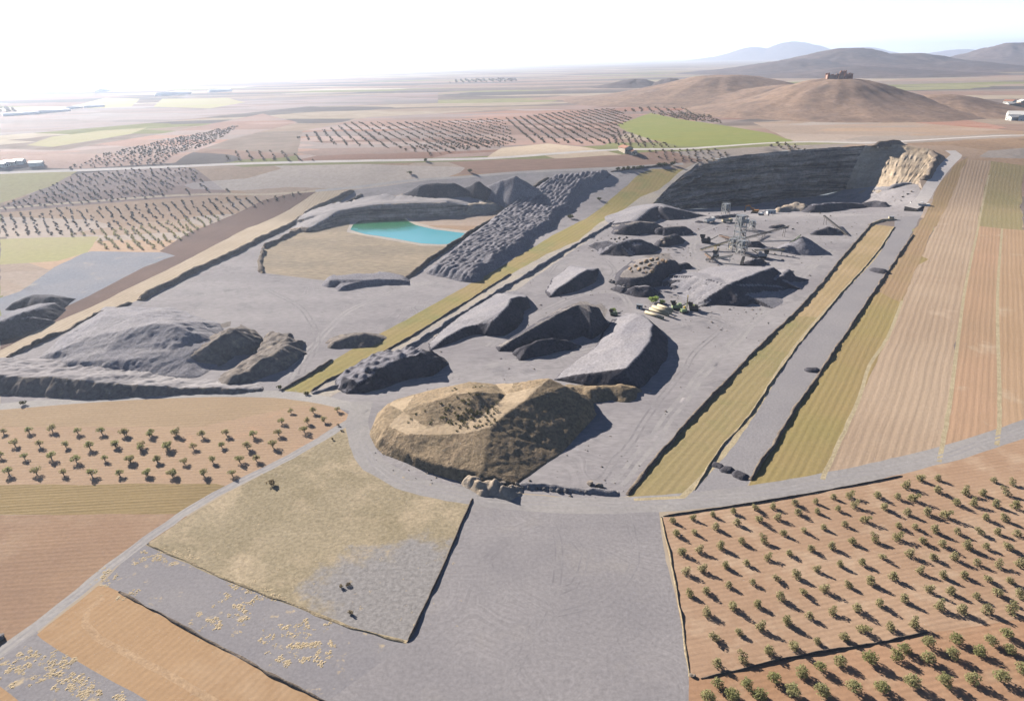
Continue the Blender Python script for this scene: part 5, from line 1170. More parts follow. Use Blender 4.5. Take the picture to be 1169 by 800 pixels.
# spilled stones all over the quarry floor: nobody could count them
def stones():
    poly = np.array(flw); lo = poly.min(0); hi = poly.max(0); rg = np.random.default_rng(77)
    P = lo + rg.random((9000, 2)) * (hi - lo); ins = np.zeros(len(P), bool)
    for k in range(len(poly)):
        a, b = poly[k], poly[(k + 1) % len(poly)]; c = (a[1] > P[:, 1]) != (b[1] > P[:, 1])
        if b[1] != a[1]: ins ^= c & (P[:, 0] < (b[0] - a[0]) * (P[:, 1] - a[1]) / (b[1] - a[1]) + a[0])
    dens = fbm(P[:, 0] / 30, P[:, 1] / 30, 55, 3) + .25 * (P[:, 1] > 300)
    P = P[ins & (rg.random(len(P)) < np.clip(dens * 1.6 + .12, .03, 1))]
    z = hF(P[:, 0], P[:, 1]); v, f = [], []
    for (x, y), zz in zip(P, z):
        s = .16 + rg.exponential(.16); s = min(s, .9); i = len(v)
        for q in ((1, 0, .2), (0, 1, .15), (-1, 0, .2), (0, -1, .15), (.1, .1, .8)): v.append((x + q[0] * s * rg.uniform(.7, 1.2), y + q[1] * s * rg.uniform(.7, 1.2), zz + q[2] * s * rg.uniform(.7, 1.2) - (.2 * s if q[2] < .5 else 0)))
        f += [(i, i + 1, i + 4), (i + 1, i + 2, i + 4), (i + 2, i + 3, i + 4), (i + 3, i, i + 4)]
    tag(mesh_obj('stones', v, f, M['rock']), 'small stones spilled across the grey quarry floor', 'stones', kind='stuff')
stones()

# ------------------------------------------------------------------ the crushing plant
M['steel'] = paint('grey painted steel', (.32, .33, .34), .5, .3)
M['steel_pale'] = paint('pale galvanised steel', (.5, .49, .46), .5, .3)
M['steel_dark'] = paint('dark rusty steel', (.11, .095, .085), .7, .2)
M['belt'] = paint('black rubber belt', (.035, .033, .033), .8)
M['white'] = paint('dusty white paint', (.78, .76, .72), .5)
M['yellow'] = paint('dusty yellow paint', (.62, .42, .06), .5)
M['orange'] = paint('orange machine paint', (.62, .26, .05), .5)
M['green'] = paint('pale green machine paint', (.34, .42, .20), .5)
M['cream'] = paint('cream pipe', (.5, .42, .28), .7)
M['glass'] = paint('dark window glass', (.03, .035, .045), .15)
M['rust'] = paint('rust', (.25, .14, .08), .8)

def conveyor(px0, px1, h0, h1, label, frame='steel', w=1.6, group=None, legs=2):
    a = at(*px0, fn=hF, dz=h0); b = at(*px1, fn=hF, dz=h1); za = float(hF(a.x, a.y)); L = math.hypot(b.x - a.x, b.y - a.y); an = math.atan2(b.y - a.y, b.x - a.x)
    r = empty('conveyor', (a.x, a.y, za), an, label, 'conveyor', group)
    z0 = a.z - za; z1 = b.z - za
    mb = MB()
    for s in (-1, 1):
        mb.bar((0, s * w / 2, z0 - .3), (L, s * w / 2, z1 - .3), .18, .28); mb.bar((0, s * w / 2, z0 - 1.1), (L, s * w / 2, z1 - 1.1), .14, .14)
        n = max(2, int(L / 2.2))
        for k in range(n):
            t0 = k / n; t1 = (k + 1) / n
            mb.bar((L * t0, s * w / 2, z0 + (z1 - z0) * t0 - 1.1), (L * t1, s * w / 2, z0 + (z1 - z0) * t1 - .3), .09)
    mb.build('frame', M[frame], r)
    bm_ = MB(); bm_.bar((-.4, 0, z0), (L + .4, 0, z1), w * .85, .12); bm_.build('belt', M['belt'], r)
    for x, z in ((0, z0), (L, z1)): MB().cyl((x, -w / 2, z - .1), (x, w / 2, z - .1), .32).build('drum', M['steel_dark'], r, True)
    for k in range(legs):
        t = (k + 1) / (legs + .15); x = L * t; z = z0 + (z1 - z0) * t - 1.0
        gx = a.x + math.cos(an) * x; gy = a.y + math.sin(an) * x; zg = float(hF(gx, gy)) - za
        if z - zg < 1.0: continue
        m2 = MB()
        for s in (-1, 1): m2.bar((x - .5, s * (w / 2 + .3), zg - .1), (x, s * w / 2, z), .2)
        m2.bar((x - .25, -w / 2 - .1, (z + zg) / 2), (x - .25, w / 2 + .1, (z + zg) / 2), .14); m2.build('leg', M[frame], r)
    return r
def tower(px, h, w, label, levels=4, name='crusher_tower'):
    p = at(*px, fn=hF); r = empty(name, p, R(25), label, 'tower')
    for sx in (-1, 1):
        for sy in (-1, 1): MB().bar((sx * w / 2, sy * w / 2, -.2), (sx * w / 2 * .9, sy * w / 2 * .9, h), .42).build('column', M['steel_pale'], r)
    for k in range(1, levels + 1):
        z = h * k / levels; q = w / 2 * (1.12 - .1 * k / levels); mb = MB(); mb.box(-q, -q, z - .12, q, q, z + .08)
        for s in (-1, 1):
            mb.bar((-q, s * q, z + 1.05), (q, s * q, z + 1.05), .09); mb.bar((s * q, -q, z + 1.05), (s * q, q, z + 1.05), .09)
            for t in (-1, -.33, .33, 1): mb.bar((t * q, s * q, z), (t * q, s * q, z + 1.05), .08); mb.bar((s * q, t * q, z), (s * q, t * q, z + 1.05), .08)
        mb.build('platform', M['steel'], r)
    mb = MB()
    for k in range(levels):
        z0 = h * k / levels; z1 = h * (k + 1) / levels; q = w / 2 * .95
        for s in (-1, 1): mb.bar((-q, s * q, z0), (q, s * q, z1), .16); mb.bar((s * q, q, z0), (s * q, -q, z1), .16)
    mb.build('brace', M['steel_pale'], r)
    hp = MB(); hp.cone((0, 0), .6, w * .42, h * .52, h * .72, 4).box(-w * .3, -w * .3, h * .72, w * .3, w * .3, h * .8); hp.build('hopper', M['steel'], r)
    sc = MB(); sc.box(-w * .4, -w * .28, h * .80, w * .3, w * .28, h * .93); sc.build('screen_box', M['steel'], r)
    ch = MB(); ch.bar((0, 0, h * .5), (w * .55, -w * .2, h * .24), .8); ch.build('chute', M['steel_dark'], r)
    ld = MB()
    for s in (-.3, .3): ld.bar((w / 2 + .4, s, 0), (w / 2 + .4, s, h), .09)
    for k in range(int(h / .8)): ld.bar((w / 2 + .4, -.3, .4 + k * .8), (w / 2 + .4, .3, .4 + k * .8), .06)
    ld.build('ladder', M['yellow'], r)
    return r
tower((843.5, 277), 19, 5.5, 'tall grey steel crusher tower in the middle of the plant', 5)
tower((846, 290), 9, 5, 'lower steel screening tower in front of the tall one', 2, 'screening_tower')
tower((836, 286), 8, 4, 'low pale steel frame left of the screening tower', 2, 'screening_tower')
tower((828, 245), 9, 5, 'slender open steel frame standing before the shaded cliff', 3, 'steel_frame')
tower((858, 262), 6.5, 3.2, 'small white steel frame right of the tall crusher tower', 2, 'steel_frame')
conveyor((848, 272), (900, 258), 2.0, 7.5, 'long conveyor reaching right from the tall tower', 'steel_dark')
conveyor((850, 262), (874, 266), 6, 1.6, 'short conveyor dropping right behind the tall tower')
conveyor((895, 281.5), (914, 268), 1.4, 9.8, 'pale green conveyor rising to the gravel cone', 'green')
conveyor((967, 267), (941, 246), 1.2, 6.5, 'long dark conveyor beside the low dark heap', 'steel_dark')
conveyor((800, 284), (838, 273), 1.6, 6.5, 'conveyor rising from the left to the tall tower', 'yellow')
conveyor((806, 296), (836, 291), 1.4, 5, 'low conveyor left of the screening tower', 'steel_pale')
conveyor((822, 268), (840, 272), 1.2, 4.5, 'short conveyor behind the left machines', 'rust')
conveyor((850, 289), (872, 296), 6, 1.6, 'conveyor dropping to the lower right of the screening tower', 'steel_dark')
conveyor((849, 293), (846, 302), 5, 1.2, 'steep conveyor in front of the screening tower', 'steel_dark')
conveyor((862, 285), (896, 284), 1.6, 4.5, 'flat conveyor between the screening tower and the gravel cone', 'cream')
conveyor((806, 289), (813, 294), 1.6, 3.4, 'small rusty conveyor at the lower left of the plant', 'rust')

def machine_tracks(r, L, w):
    for s in (-1, 1):
        mb = MB(); mb.prism([(-L / 2, .45), (-L / 2 + .35, 0), (L / 2 - .35, 0), (L / 2, .45), (L / 2 - .3, .95), (-L / 2 + .3, .95)], s * w / 2 - .3, s * w / 2 + .3); mb.build('track', M['belt'], r)
def excavator(px, rz, label, body='orange', s=1.0):
    p = at(*px, fn=hF); r = empty('excavator', p, rz, label, 'excavator'); r.scale = (s, s, s); machine_tracks(r, 4.4, 2.6)
    mb = MB(); mb.box(-2.4, -1.4, 1.1, 1.5, 1.4, 2.3, .1).box(-2.8, -1.35, 1.2, -1.8, 1.35, 2.6, .15); mb.build('body', M[body], r)
    cb = MB(); cb.prism([(.2, 2.2), (1.9, 2.2), (1.9, 2.9), (1.5, 3.6), (.3, 3.6)], .4, 1.38); cab = cb.build('cab', M[body], r)
    MB().box(.4, 1.385, 2.5, 1.6, 1.41, 3.4).box(1.9, .5, 2.5, 1.93, 1.3, 3.0).build('window', M['glass'], cab)
    MB().bar((1.2, -.2, 2.0), (3.6, -.2, 4.9), .5, .65).bar((3.6, -.2, 4.9), (5.9, -.2, 4.3), .45, .55).build('boom', M[body], r)
    MB().bar((5.9, -.2, 4.6), (6.4, -.2, 1.6), .35, .45).build('arm', M[body], r)
    MB().prism([(6.0, 1.6), (6.8, 1.7), (6.9, .7), (6.2, .3), (5.6, .8)], -.8, .4).build('bucket', M['steel_dark'], r)
    return r
excavator((861, 243.5), R(150), 'orange excavator near the foot of the cliff', s=1.25)
excavator((869, 246), R(-30), 'second machine with white body right of the orange excavator', 'white', s=.9)
def lorry(px, rz, label, body, cab='white', load=True, s=1.0):
    p = at(*px, fn=hF); r = empty('lorry', p, rz, label, 'lorry'); r.scale = (s, s, s)
    MB().box(-4, -1.1, .75, 3.6, 1.1, 1.05).build('chassis', M['steel_dark'], r)
    c = MB(); c.prism([(2.2, 1.0), (4.1, 1.0), (4.1, 2.1), (3.8, 3.0), (2.2, 3.0)], -1.2, 1.2); co = c.build('cab', M[cab], r)
    MB().prism([(4.11, 2.05), (3.86, 2.85), (3.92, 2.85), (4.16, 2.05)], -1.05, 1.05).build('windscreen', M['glass'], co)
    b = MB(); b.box(-4.2, -1.25, 1.1, 2.0, -1.15, 2.7).box(-4.2, 1.15, 1.1, 2.0, 1.25, 2.7).box(-4.2, -1.15, 1.1, 2.0, 1.15, 1.25).box(1.9, -1.15, 1.25, 2.0, 1.15, 3.0).box(-4.2, -1.15, 1.25, -4.1, 1.15, 2.6)
    b.build('tipper_body', M[body], r)
    if load: MB().cone((-1.1, 0), 1.1, .3, 1.26, 2.9, 8).build('load', M['heap_pale'], r)
    for x in (3.0, -1.9, -3.1):
        for y in (-1.05, 1.05): MB().cyl((x, y - .18, .5), (x, y + .18, .5), .5, 12).build('wheel', M['belt'], r, True)
    return r
lorry((810, 254), R(35), 'dusty white lorry parked at the left of the plant', 'white', s=1.2)
lorry((1046, 235), R(-20), 'white lorry at the foot of the pale road climbing out of the quarry', 'white', s=1.15)
lorry((1054, 237), R(-12), 'grey lorry right of the white one at the foot of the pale road', 'steel', s=1.1)
lorry((830, 254), R(10), 'cream lorry standing behind the tall crusher tower', 'cream', 'cream', s=1.0)
def drill(px, rz, label):
    p = at(*px, fn=hF); r = empty('drill_rig', p, rz, label, 'drill rig'); machine_tracks(r, 3.8, 2.2)
    MB().box(-1.8, -1, .95, 1.2, 1, 2.2, .08).build('body', M['green'], r)
    c = MB().box(.2, .1, 2.2, 1.2, 1, 3.2, .05).build('cab', M['yellow'], r); MB().box(1.2, .2, 2.5, 1.22, .9, 3.0).build('window', M['glass'], c)
    m = MB()
    for s in (-.18, .18): m.bar((1.7, s, .2), (1.7, s, 9.2), .14)
    for k in range(11): m.bar((1.7, -.18, .5 + k * .8), (1.7, .18, .5 + k * .8 + .4), .09)
    m.build('mast', M['yellow'], r); MB().cyl((1.5, 0, .1), (1.5, 0, 8.2), .07, 6).build('drill_rod', M['steel_dark'], r); MB().bar((.8, 0, 2.0), (1.65, 0, 5.4), .16).build('boom', M['green'], r)
drill((780.5, 357), R(20), 'yellow green drill rig with a tall thin mast beside the stacked pipes')
def crusher(px, rz, label, body, s=1.0):
    p = at(*px, fn=hF); r = empty('mobile_crusher', p, rz, label, 'crusher'); r.scale = (s, s, s); machine_tracks(r, 5, 2.6)
    MB().box(-2.8, -1.2, 1.0, 2.4, 1.2, 2.4, .1).build('body', M[body], r)
    h = MB(); h.add([(-3.6, -1.7, 4.2), (-.6, -1.7, 4.2), (-.6, 1.7, 4.2), (-3.6, 1.7, 4.2), (-2.9, -.9, 2.4), (-1.3, -.9, 2.4), (-1.3, .9, 2.4), (-2.9, .9, 2.4)], [(0, 4, 5, 1), (1, 5, 6, 2), (2, 6, 7, 3), (3, 7, 4, 0), (4, 7, 6, 5)]); h.build('hopper', M['steel_dark'], r)
    MB().bar((2.0, 0, 1.6), (6.2, 0, 4.2), 1.0, .3).build('belt', M['belt'], r); MB().box(.4, -.9, 2.4, 2.0, .9, 3.3, .1).build('engine_box', M[body], r)
crusher((806, 277), R(-15), 'dark tracked crusher left of the tall tower', 'steel_dark', 1.25)
crusher((773, 353), R(0), 'pale green tracked crusher behind the drill rig', 'green', 1.0)
crusher((817, 293), R(60), 'grey tracked screen at the lower left of the plant', 'steel_pale', 1.0)
crusher((870, 294), R(160), 'dark grey tracked screen at the lower right of the plant', 'steel', 1.1)
crusher((792, 354), R(-10), 'small dark grey crusher right of the drill rig', 'steel_dark', .9)
crusher((701, 360), R(-20), 'small green machine at the right end of the long gravel ridge', 'green', .7)
def pipe(px0, px1, rad, label, dz=0.0):
    a = at(*px0, fn=hF, dz=dz + rad); b = at(*px1, fn=hF, dz=dz + rad); L = (b - a).length; c = (a + b) / 2
    n = 14; v, f = [], []
    for (x, r_) in ((-L / 2, rad), (L / 2, rad), (L / 2, rad * .86), (-L / 2, rad * .86)):
        for k in range(n): v.append((x, r_ * math.cos(2 * PI * k / n), r_ * math.sin(2 * PI * k / n)))
    for q in range(4):
        for k in range(n): f.append((q * n + k, q * n + (k + 1) % n, ((q + 1) % 4) * n + (k + 1) % n, ((q + 1) % 4) * n + k))
    o = mesh_obj('pipe', v, f, M['cream'], smooth_=True, loc=c); o.rotation_euler = (0, 0, math.atan2(b.y - a.y, b.x - a.x)); tag(o, label, 'pipe', 'cream pipes stacked on the quarry floor')
pipe((737, 356), (757, 363), .85, 'cream pipe lying in front of the pipe stack')
pipe((742, 352.5), (763, 359.5), .85, 'cream pipe at the near side of the pipe stack')
pipe((747, 350.5), (766, 357), .85, 'cream pipe in the middle of the pipe stack')
pipe((751, 348.5), (768, 354), .85, 'cream pipe at the far side of the pipe stack')
pipe((745, 350), (764, 357), .85, 'topmost cream pipe of the pipe stack', dz=1.45)
def cabin(px, rz, sz, label, m, name='site_cabin', fn=hF, roof='steel'):
    p = at(*px, fn=fn); r = empty(name, p, rz, label, 'cabin'); x, y, z = sz
    w = MB().box(-x / 2, -y / 2, -.3, x / 2, y / 2, z).build('wall', M[m], r); MB().box(-x / 2 - .12, -y / 2 - .12, z + .003, x / 2 + .12, y / 2 + .12, z + .18).build('roof', M[roof], r)
    MB().box(-.45, -y / 2 - .03, 0, .45, -y / 2, 2.0).build('door', M['steel_dark'], r)
    for q in (-.3, .3): MB().box(q * x - .4, -y / 2 - .03, 1.1, q * x + .4, -y / 2, 1.9).build('window', M['glass'], r)
cabin((880, 244), R(5), (7, 3, 3), 'white site cabin right of the orange excavator', 'white')
cabin((851, 254), R(-5), (5, 2.6, 2.6), 'white container cabin right behind the tall crusher tower', 'white')
cabin((730, 352), R(-20), (3, 2, 2), 'tiny white cabin left of the stacked pipes', 'white')
cabin((1017, 250.5), R(-10), (3.5, 2.2, 2.2), 'small pale cabin at the top of the tan strip', 'cream')

# ------------------------------------------------------------------ hills, mountains, castle, buildings far off
def dome(name, label, peak, Y, rx, ry, m, pw=1.25, seed=1, rough=.2, base=PLAT, n=110, kind='structure', ang=0):
    """a hill: peak given by its picture point and distance"""
    c = at_dist(*peak, Y); H = c.z - base
    gx, gy = np.meshgrid(np.linspace(-1.5, 1.5, n), np.linspace(-1.5, 1.5, n))
    r = np.sqrt(gx ** 2 + gy ** 2); prof = np.exp(-(r * 1.35) ** (2 * pw)) 
    X = gx * rx; Yy = gy * ry; ca, sa = math.cos(ang), math.sin(ang)
    X, Yy = X * ca - Yy * sa, X * sa + Yy * ca
    an = np.arctan2(gy, gx)
    gul = -np.abs(fbm(np.cos(an) * 4 + 10, np.sin(an) * 4 + r * 1.5, seed, 5)) * np.clip(r * 2.5, 0, 1) * prof ** .5 * .9 + fbm(gx * 6, gy * 6, seed + 3, 4) * .3 * prof ** .5 * np.clip(r * 3, 0, 1)
    Z = H * (prof * (1 + rough * fbm(gx * 3 + seed, gy * 3, seed, 5)) + rough * gul * .9) - .04 * H * np.clip(r - 1.1, 0, 1) * 6 - .6
    Z = np.minimum(Z, H * 1.001)
    v = np.column_stack([X.ravel(), Yy.ravel(), Z.ravel()]); idx = np.arange(n * n).reshape(n, n)
    f = np.column_stack([idx[:-1, :-1].ravel(), idx[:-1, 1:].ravel(), idx[1:, 1:].ravel(), idx[1:, :-1].ravel()])
    o = mesh_obj(name, v, f, m, smooth_=True, loc=(c.x, c.y, base)); tag(o, label, 'hill', kind=kind)
    return c, H
hc, hH = dome('hill', 'round brown hill crowned by a ruined castle', (957, 88), 1180, 190, 190, M['hill'], 1.0, 3, .10)
dome('hill', 'broad brown hill left of the castle hill', (826, 84.5), 1560, 270, 240, M['hill'], .95, 5, .12)
dome('hill', 'brown saddle hill between the broad hill and the castle hill', (893, 96), 1400, 190, 190, M['hill'], .95, 9, .14)
dome('hill', 'low round hill right of the castle hill', (1076, 107), 1130, 125, 130, M['hill'], .95, 11, .10)
dome('hill', 'low spur between the castle hill and the round hill', (1028, 113), 1200, 150, 130, M['hill'], .9, 15, .14)
dome('hill', 'small dark hill far off in the plain', (724, 90), 2300, 120, 110, M['mountain'], 1.0, 17, .2)
dome('hill', 'second small dark hill far off in the plain', (765, 89), 2250, 75, 90, M['mountain'], 1.0, 19, .2)
dome('mountain', 'scrubby dark mountain behind the castle hill', (968, 55), 4000, 560, 600, M['mountain'], .85, 23, .2)
dome('mountain', 'lower right shoulder of the scrubby mountain', (1035, 61), 4000, 520, 560, M['mountain'], .9, 27, .22)
dome('mountain', 'left foot of the scrubby mountain', (915, 67), 3800, 480, 480, M['mountain'], .9, 29, .2)
dome('mountain', 'bare mountain at the right edge', (1160, 49), 5000, 480, 560, M['mountain'], .8, 33, .18)
dome('mountain', 'long flank of the mountain at the right edge', (1215, 52), 5100, 900, 640, M['mountain'], .8, 35, .18)
dome('mountain', 'low foothill at the right of the scrubby mountain', (1085, 70), 3600, 460, 420, M['mountain'], .9, 47, .2)
dome('mountain', 'low foothill in front of the scrubby mountain', (985, 76), 3100, 420, 380, M['mountain'], .9, 49, .2)
dome('mountain', 'faint blue mountain on the horizon', (908, 46), 14000, 1090, 850, M['mountain'], .8, 37, .15)
dome('mountain', 'low left end of the faint blue mountain', (862, 54), 14000, 950, 700, M['mountain'], .8, 39, .15)
dome('mountain', 'faint low mountain between the horizon peaks', (992, 53), 14500, 680, 680, M['mountain'], .8, 41, .15)
dome('mountain', 'faint low mountain left of the right edge mountain', (1100, 56), 14500, 1000, 700, M['mountain'], .8, 43, .15)

M['castle'] = mat('reddish castle masonry', (.36, .185, .14), (.28, .15, .12), scale=.15, fine=1.5, fine_amt=.25, bump=.5)
M['castle_pale'] = mat('pale castle masonry', (.46, .30, .24), (.39, .25, .20), scale=.15, fine=1.5, fine_amt=.25, bump=.5)
def castle():
    r = empty('castle', (hc.x, hc.y, hc.z - 4.5), R(-12), 'ruined reddish castle on the top of the round brown hill', 'castle')
    def battlement(mb, x0, y0, x1, y1, z, n):
        for k in range(n):
            if k % 2 == 0:
                t0, t1 = k / n, (k + 1) / n
                mb.box(x0 + (x1 - x0) * t0, y0 + (y1 - y0) * t0 - .4 if y0 == y1 else y0 + (y1 - y0) * t0, z, x0 + (x1 - x0) * t1 if x0 != x1 else x0 + .8, y0 + (y1 - y0) * t1 + .4, z + 1.6)
    r.scale = (.76, .76, .76)
    for (x0, y0, x1, y1, h, mm) in ((-22, -12, -6, -10.5, 9, 'castle_pale'), (-2, -12, 9, -10.5, 8, 'castle_pale'), (12, -12, 24, -10.5, 8.5, 'castle'), (-22, 11, 24, 12.5, 10, 'castle'), (-23, -8, -21.5, 9, 10, 'castle_pale'), (23, -8, 24.5, 9, 7, 'castle')):
        mb = MB().box(x0, y0, -6, x1, y1, h)
        if abs(x1 - x0) > 5: battlement(mb, x0, (y0 + y1) / 2, x1, (y0 + y1) / 2, h, 9)
        mb.build('curtain_wall', M[mm], r)
    for (x, y, w, h, mm) in ((-22, -11, 4.5, 13, 'castle'), (-6, -12, 4, 12, 'castle_pale'), (0, -12, 4.2, 14, 'castle_pale'), (11, -12, 4, 12.5, 'castle'), (24, -11, 4.5, 11, 'castle'), (24, 11, 4, 12, 'castle'), (-22, 11, 4, 12, 'castle')):
        mb = MB().cone((x, y), w * .56, w * .5, -6, h, 10)
        for k in range(5): a = k * 1.256; mb.box(x + math.cos(a) * w * .4 - .5, y + math.sin(a) * w * .4 - .5, h, x + math.cos(a) * w * .4 + .5, y + math.sin(a) * w * .4 + .5, h + 1.5)
        mb.build('tower', M[mm], r)
    MB().box(3, -4, -6, 14, 6, 17).box(3, -4, 17, 5, -2, 18.8).box(8, -4, 17, 10, -2, 18.8).box(12, -4, 17, 14, -2, 18.8).build('keep', M['castle'], r)
castle()

M['roof_red'] = paint('red clay roof', (.36, .17, .11), .9)
M['plaster'] = paint('whitewashed plaster', (.74, .71, .66), .9)
M['plaster_tan'] = paint('tan plaster', (.55, .46, .35), .9)
M['tank'] = paint('white plastic sheeting', (.8, .8, .8), .6)
def house(px, rz, sz, label, wall='plaster', roof='roof_red', group=None, name='house', cat='house'):
    p = at(*px); x, y, h = sz; r = empty(name, p, rz, label, cat, group)
    MB().prism([(-x / 2, -1), (x / 2, -1), (x / 2, h), (0, h + x * .2), (-x / 2, h)], -y / 2, y / 2).build('wall', M[wall], r)
    rf = MB()
    for s in (-1, 1): rf.add([(0, -y / 2 - .3, h + x * .2 + .25), (0, y / 2 + .3, h + x * .2 + .25), (s * (x / 2 + .4), y / 2 + .3, h + .1), (s * (x / 2 + .4), -y / 2 - .3, h + .1),
                              (0, -y / 2 - .3, h + x * .2 + .02), (0, y / 2 + .3, h + x * .2 + .02), (s * (x / 2 + .4), y / 2 + .3, h - .1), (s * (x / 2 + .4), -y / 2 - .3, h - .1)],
                             [(0, 1, 2, 3), (7, 6, 5, 4), (0, 3, 7, 4), (1, 5, 6, 2), (3, 2, 6, 7)])
    rf.build('roof', M[roof], r)
    MB().box(-.5, -y / 2 - .05, 0, .5, -y / 2 - .003, 2.1).build('door', M['steel_dark'], r)
    for q in (-.28, .28): MB().box(q * x - .5, -y / 2 - .05, 1.2, q * x + .5, -y / 2 - .003, 2.3).build('window', M['glass'], r)
house((714, 173), R(20), (9, 14, 4), 'small red roofed farm beside the far road', 'plaster_tan')
house((722, 176), R(20), (6, 8, 3), 'lower shed right of the red roofed farm by the far road', 'plaster_tan')
house((897, 135), R(10), (8, 16, 4), 'white farmhouse at the foot of the castle hill')
for i, (x, y, sx, sy, h, w, lab) in enumerate(((1141, 124, 10, 16, 5, 'plaster', 'leftmost white house of the village at the right edge'), (1148, 126.5, 12, 14, 6, 'plaster', 'second white house of the village, right of the leftmost'), (1154, 123, 10, 18, 6, 'plaster', 'white house behind the village front'),
        (1160, 127, 14, 18, 9, 'plaster_tan', 'tall tan house of the village'), (1166, 124, 12, 14, 11, 'plaster_tan', 'tan tower house at the right edge of the village'), (1152, 119, 10, 16, 5, 'plaster', 'farthest white house of the village'),
        (1163, 136, 20, 28, 6, 'plaster', 'long white shed in front of the village'), (1156, 137.5, 10, 14, 4, 'plaster', 'small white shed left of the long shed'), (1172, 138, 16, 20, 6, 'plaster', 'white shed cut by the right edge'))):
    house((x, y), R(20 + 37 * i), (sx, sy, h), lab, w, 'roof_red' if i in (1, 3, 5) else 'plaster', 'houses of the village at the right edge')
for i, (x, y, sx, sy, h, lab) in enumerate(((4, 190, 7, 12, 3.2, 'white farm shed cut by the left edge'), (13, 188, 6, 13, 3.2, 'grey farm shed in the farm at the left edge'), (23, 187, 7, 9, 3.2, 'white farmhouse in the farm at the left edge'), (42, 189, 6, 12, 3, 'pale long barn right of the farm at the left edge'))):
    house((x, y), R(70 + 12 * i), (sx, sy, h), lab, 'plaster' if i != 1 else 'steel_pale', 'steel_pale', 'farm sheds at the left edge', 'farm_shed', 'shed')
def greenhouse(pa, pb, w, label):
    a = at(*pa); b = at(*pb); L = math.hypot(b.x - a.x, b.y - a.y); n = 10
    prof = [(math.cos(PI * k / n) * w / 2, math.sin(PI * k / n) * w * .28 + 2) for k in range(n + 1)]; prof = [(w / 2, -1)] + prof + [(-w / 2, -1)]
    mb = MB().prism(prof, -L / 2, L / 2); o = mb.build('greenhouse', M['tank'], None, True)
    o.location = ((a.x + b.x) / 2, (a.y + b.y) / 2, float(hN(a.x, a.y))); o.rotation_euler = (0, 0, math.atan2(b.y - a.y, b.x - a.x) - R(90)); tag(o, label, 'greenhouse', 'far white greenhouses')
greenhouse((4, 133), (44, 130.5), 13, 'long white greenhouse nearest the left edge of the plain')
greenhouse((46, 130), (78, 127), 13, 'white greenhouse in the middle of the far row')
greenhouse((78, 125), (92, 123.5), 11, 'short white greenhouse in the far row')
greenhouse((97, 123.5), (118, 122), 10, 'rightmost white greenhouse of the far row')
greenhouse((114, 106), (124, 103.5), 30, 'lone white greenhouse far off near the haze')
greenhouse((182, 110), (214, 107.5), 30, 'broad white greenhouse far off right of the lone one')
greenhouse((240, 106), (262, 104.5), 25, 'far white greenhouse beside the broad one')
SUN_AZ = R(43); SUN_EL = 24.0
SUN_DIR = Vector((-math.sin(SUN_AZ) * math.cos(R(SUN_EL)), math.cos(SUN_AZ) * math.cos(R(SUN_EL)), math.sin(R(SUN_EL))))
SUN_ROT = -43.0; SUN_S = 5.0; SKY_S = .05; SKY_DUST = .7; EXPO = 1.58
HAZE_C = (.72, .82, 1, 1); HAZE_D = .00008; HAZE_A = .6
def haze_box():
    mb = MB(); mb.box(-27800, -400, -100, 27800, 27800, 430)
    T = NT('thin dusty air'); pv = T.n('ShaderNodeVolumePrincipled')
    pv.inputs['Color'].default_value = HAZE_C; pv.inputs['Density'].default_value = HAZE_D; pv.inputs['Anisotropy'].default_value = HAZE_A
    out = T.n('ShaderNodeOutputMaterial'); T.l(pv.outputs[0], out.inputs['Volume'])
    tag(mb.build('haze', T.m), 'pale haze over the far plain', 'haze', kind='stuff')
haze_box()
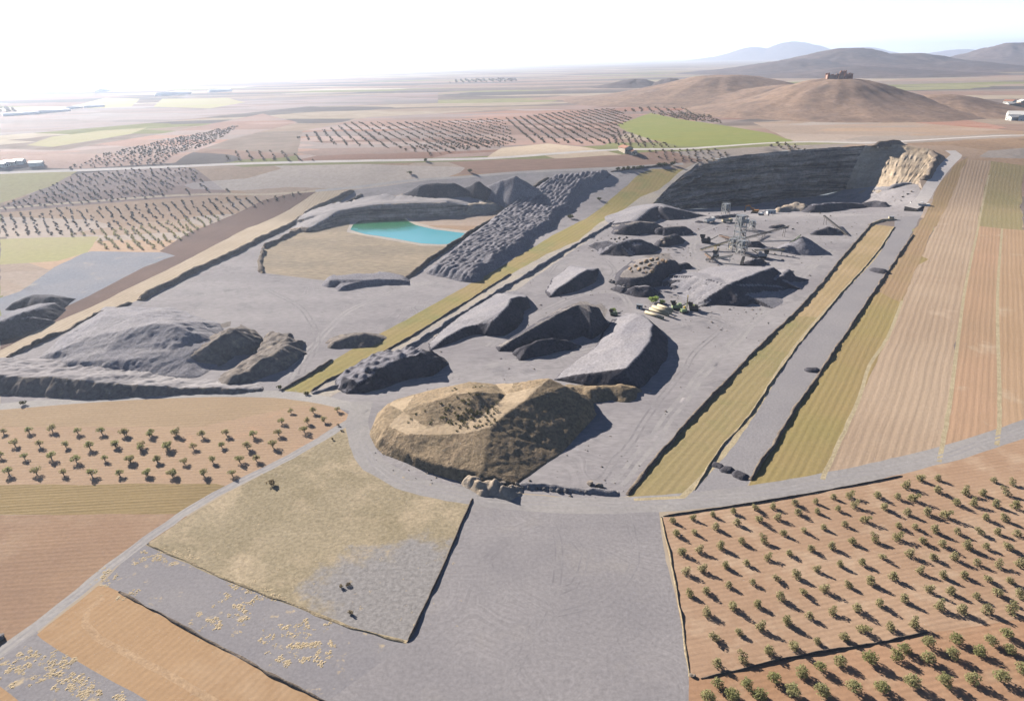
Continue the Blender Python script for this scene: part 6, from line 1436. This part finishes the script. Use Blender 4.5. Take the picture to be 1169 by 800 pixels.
# ------------------------------------------------------------------ light, sky, haze, camera
def finish():
    w = bpy.data.worlds.new('World'); SC.world = w; w.use_nodes = True
    nt = w.node_tree; bg = nt.nodes['Background']
    sky = nt.nodes.new('ShaderNodeTexSky'); sky.sky_type = 'NISHITA'; sky.sun_disc = False
    sky.sun_elevation = R(SUN_EL); sky.sun_rotation = R(SUN_ROT); sky.altitude = 2500; sky.air_density = .65; sky.dust_density = SKY_DUST; sky.ozone_density = 2.5
    # the bright milky band of a dusty horizon, added to the sky
    tc = nt.nodes.new('ShaderNodeTexCoord'); sx = nt.nodes.new('ShaderNodeSeparateXYZ'); nt.links.new(tc.outputs['Generated'], sx.inputs[0])
    ab = nt.nodes.new('ShaderNodeMath'); ab.operation = 'ABSOLUTE'; nt.links.new(sx.outputs[2], ab.inputs[0])
    dv = nt.nodes.new('ShaderNodeMath'); dv.operation = 'MULTIPLY'; nt.links.new(ab.outputs[0], dv.inputs[0]); dv.inputs[1].default_value = -1 / .12
    ex = nt.nodes.new('ShaderNodeMath'); ex.operation = 'EXPONENT'; nt.links.new(dv.outputs[0], ex.inputs[0])
    vm = nt.nodes.new('ShaderNodeVectorMath'); vm.operation = 'SCALE'; vm.inputs[0].default_value = (7.0, 7.2, 7.7); nt.links.new(ex.outputs[0], vm.inputs['Scale'])
    va = nt.nodes.new('ShaderNodeVectorMath'); va.operation = 'ADD'; nt.links.new(vm.outputs[0], va.inputs[0]); nt.links.new(sky.outputs[0], va.inputs[1])
    nt.links.new(va.outputs[0], bg.inputs[0]); bg.inputs[1].default_value = SKY_S
    L = bpy.data.lights.new('sun', 'SUN'); L.energy = SUN_S; L.angle = R(.5); L.color = (1, .93, .83)
    so = bpy.data.objects.new('sun', L); COL.objects.link(so)
    d = -SUN_DIR
    so.rotation_euler = d.to_track_quat('-Z', 'Y').to_euler(); so.location = (0, 0, 300)
    cam = bpy.data.cameras.new('camera'); co = bpy.data.objects.new('camera', cam); COL.objects.link(co)
    cam.sensor_width = 36; cam.lens = 36 * F / W0; cam.clip_start = .5; cam.clip_end = 60000
    m = Matrix((CR, CU, -CF)).transposed().to_4x4(); m.translation = Vector((0, 0, CAM_H)); co.matrix_world = m
    SC.camera = co
    SC.view_settings.view_transform = 'Standard'; SC.view_settings.look = 'None'; SC.view_settings.exposure = EXPO; SC.view_settings.gamma = 1
    SC.view_settings.use_curve_mapping = False
    SC.cycles.use_denoising = True
    SC.cycles.max_bounces = 4; SC.cycles.diffuse_bounces = 0; SC.cycles.volume_bounces = 1; SC.cycles.glossy_bounces = 2
    SC.cycles.sample_clamp_indirect = 4
finish()
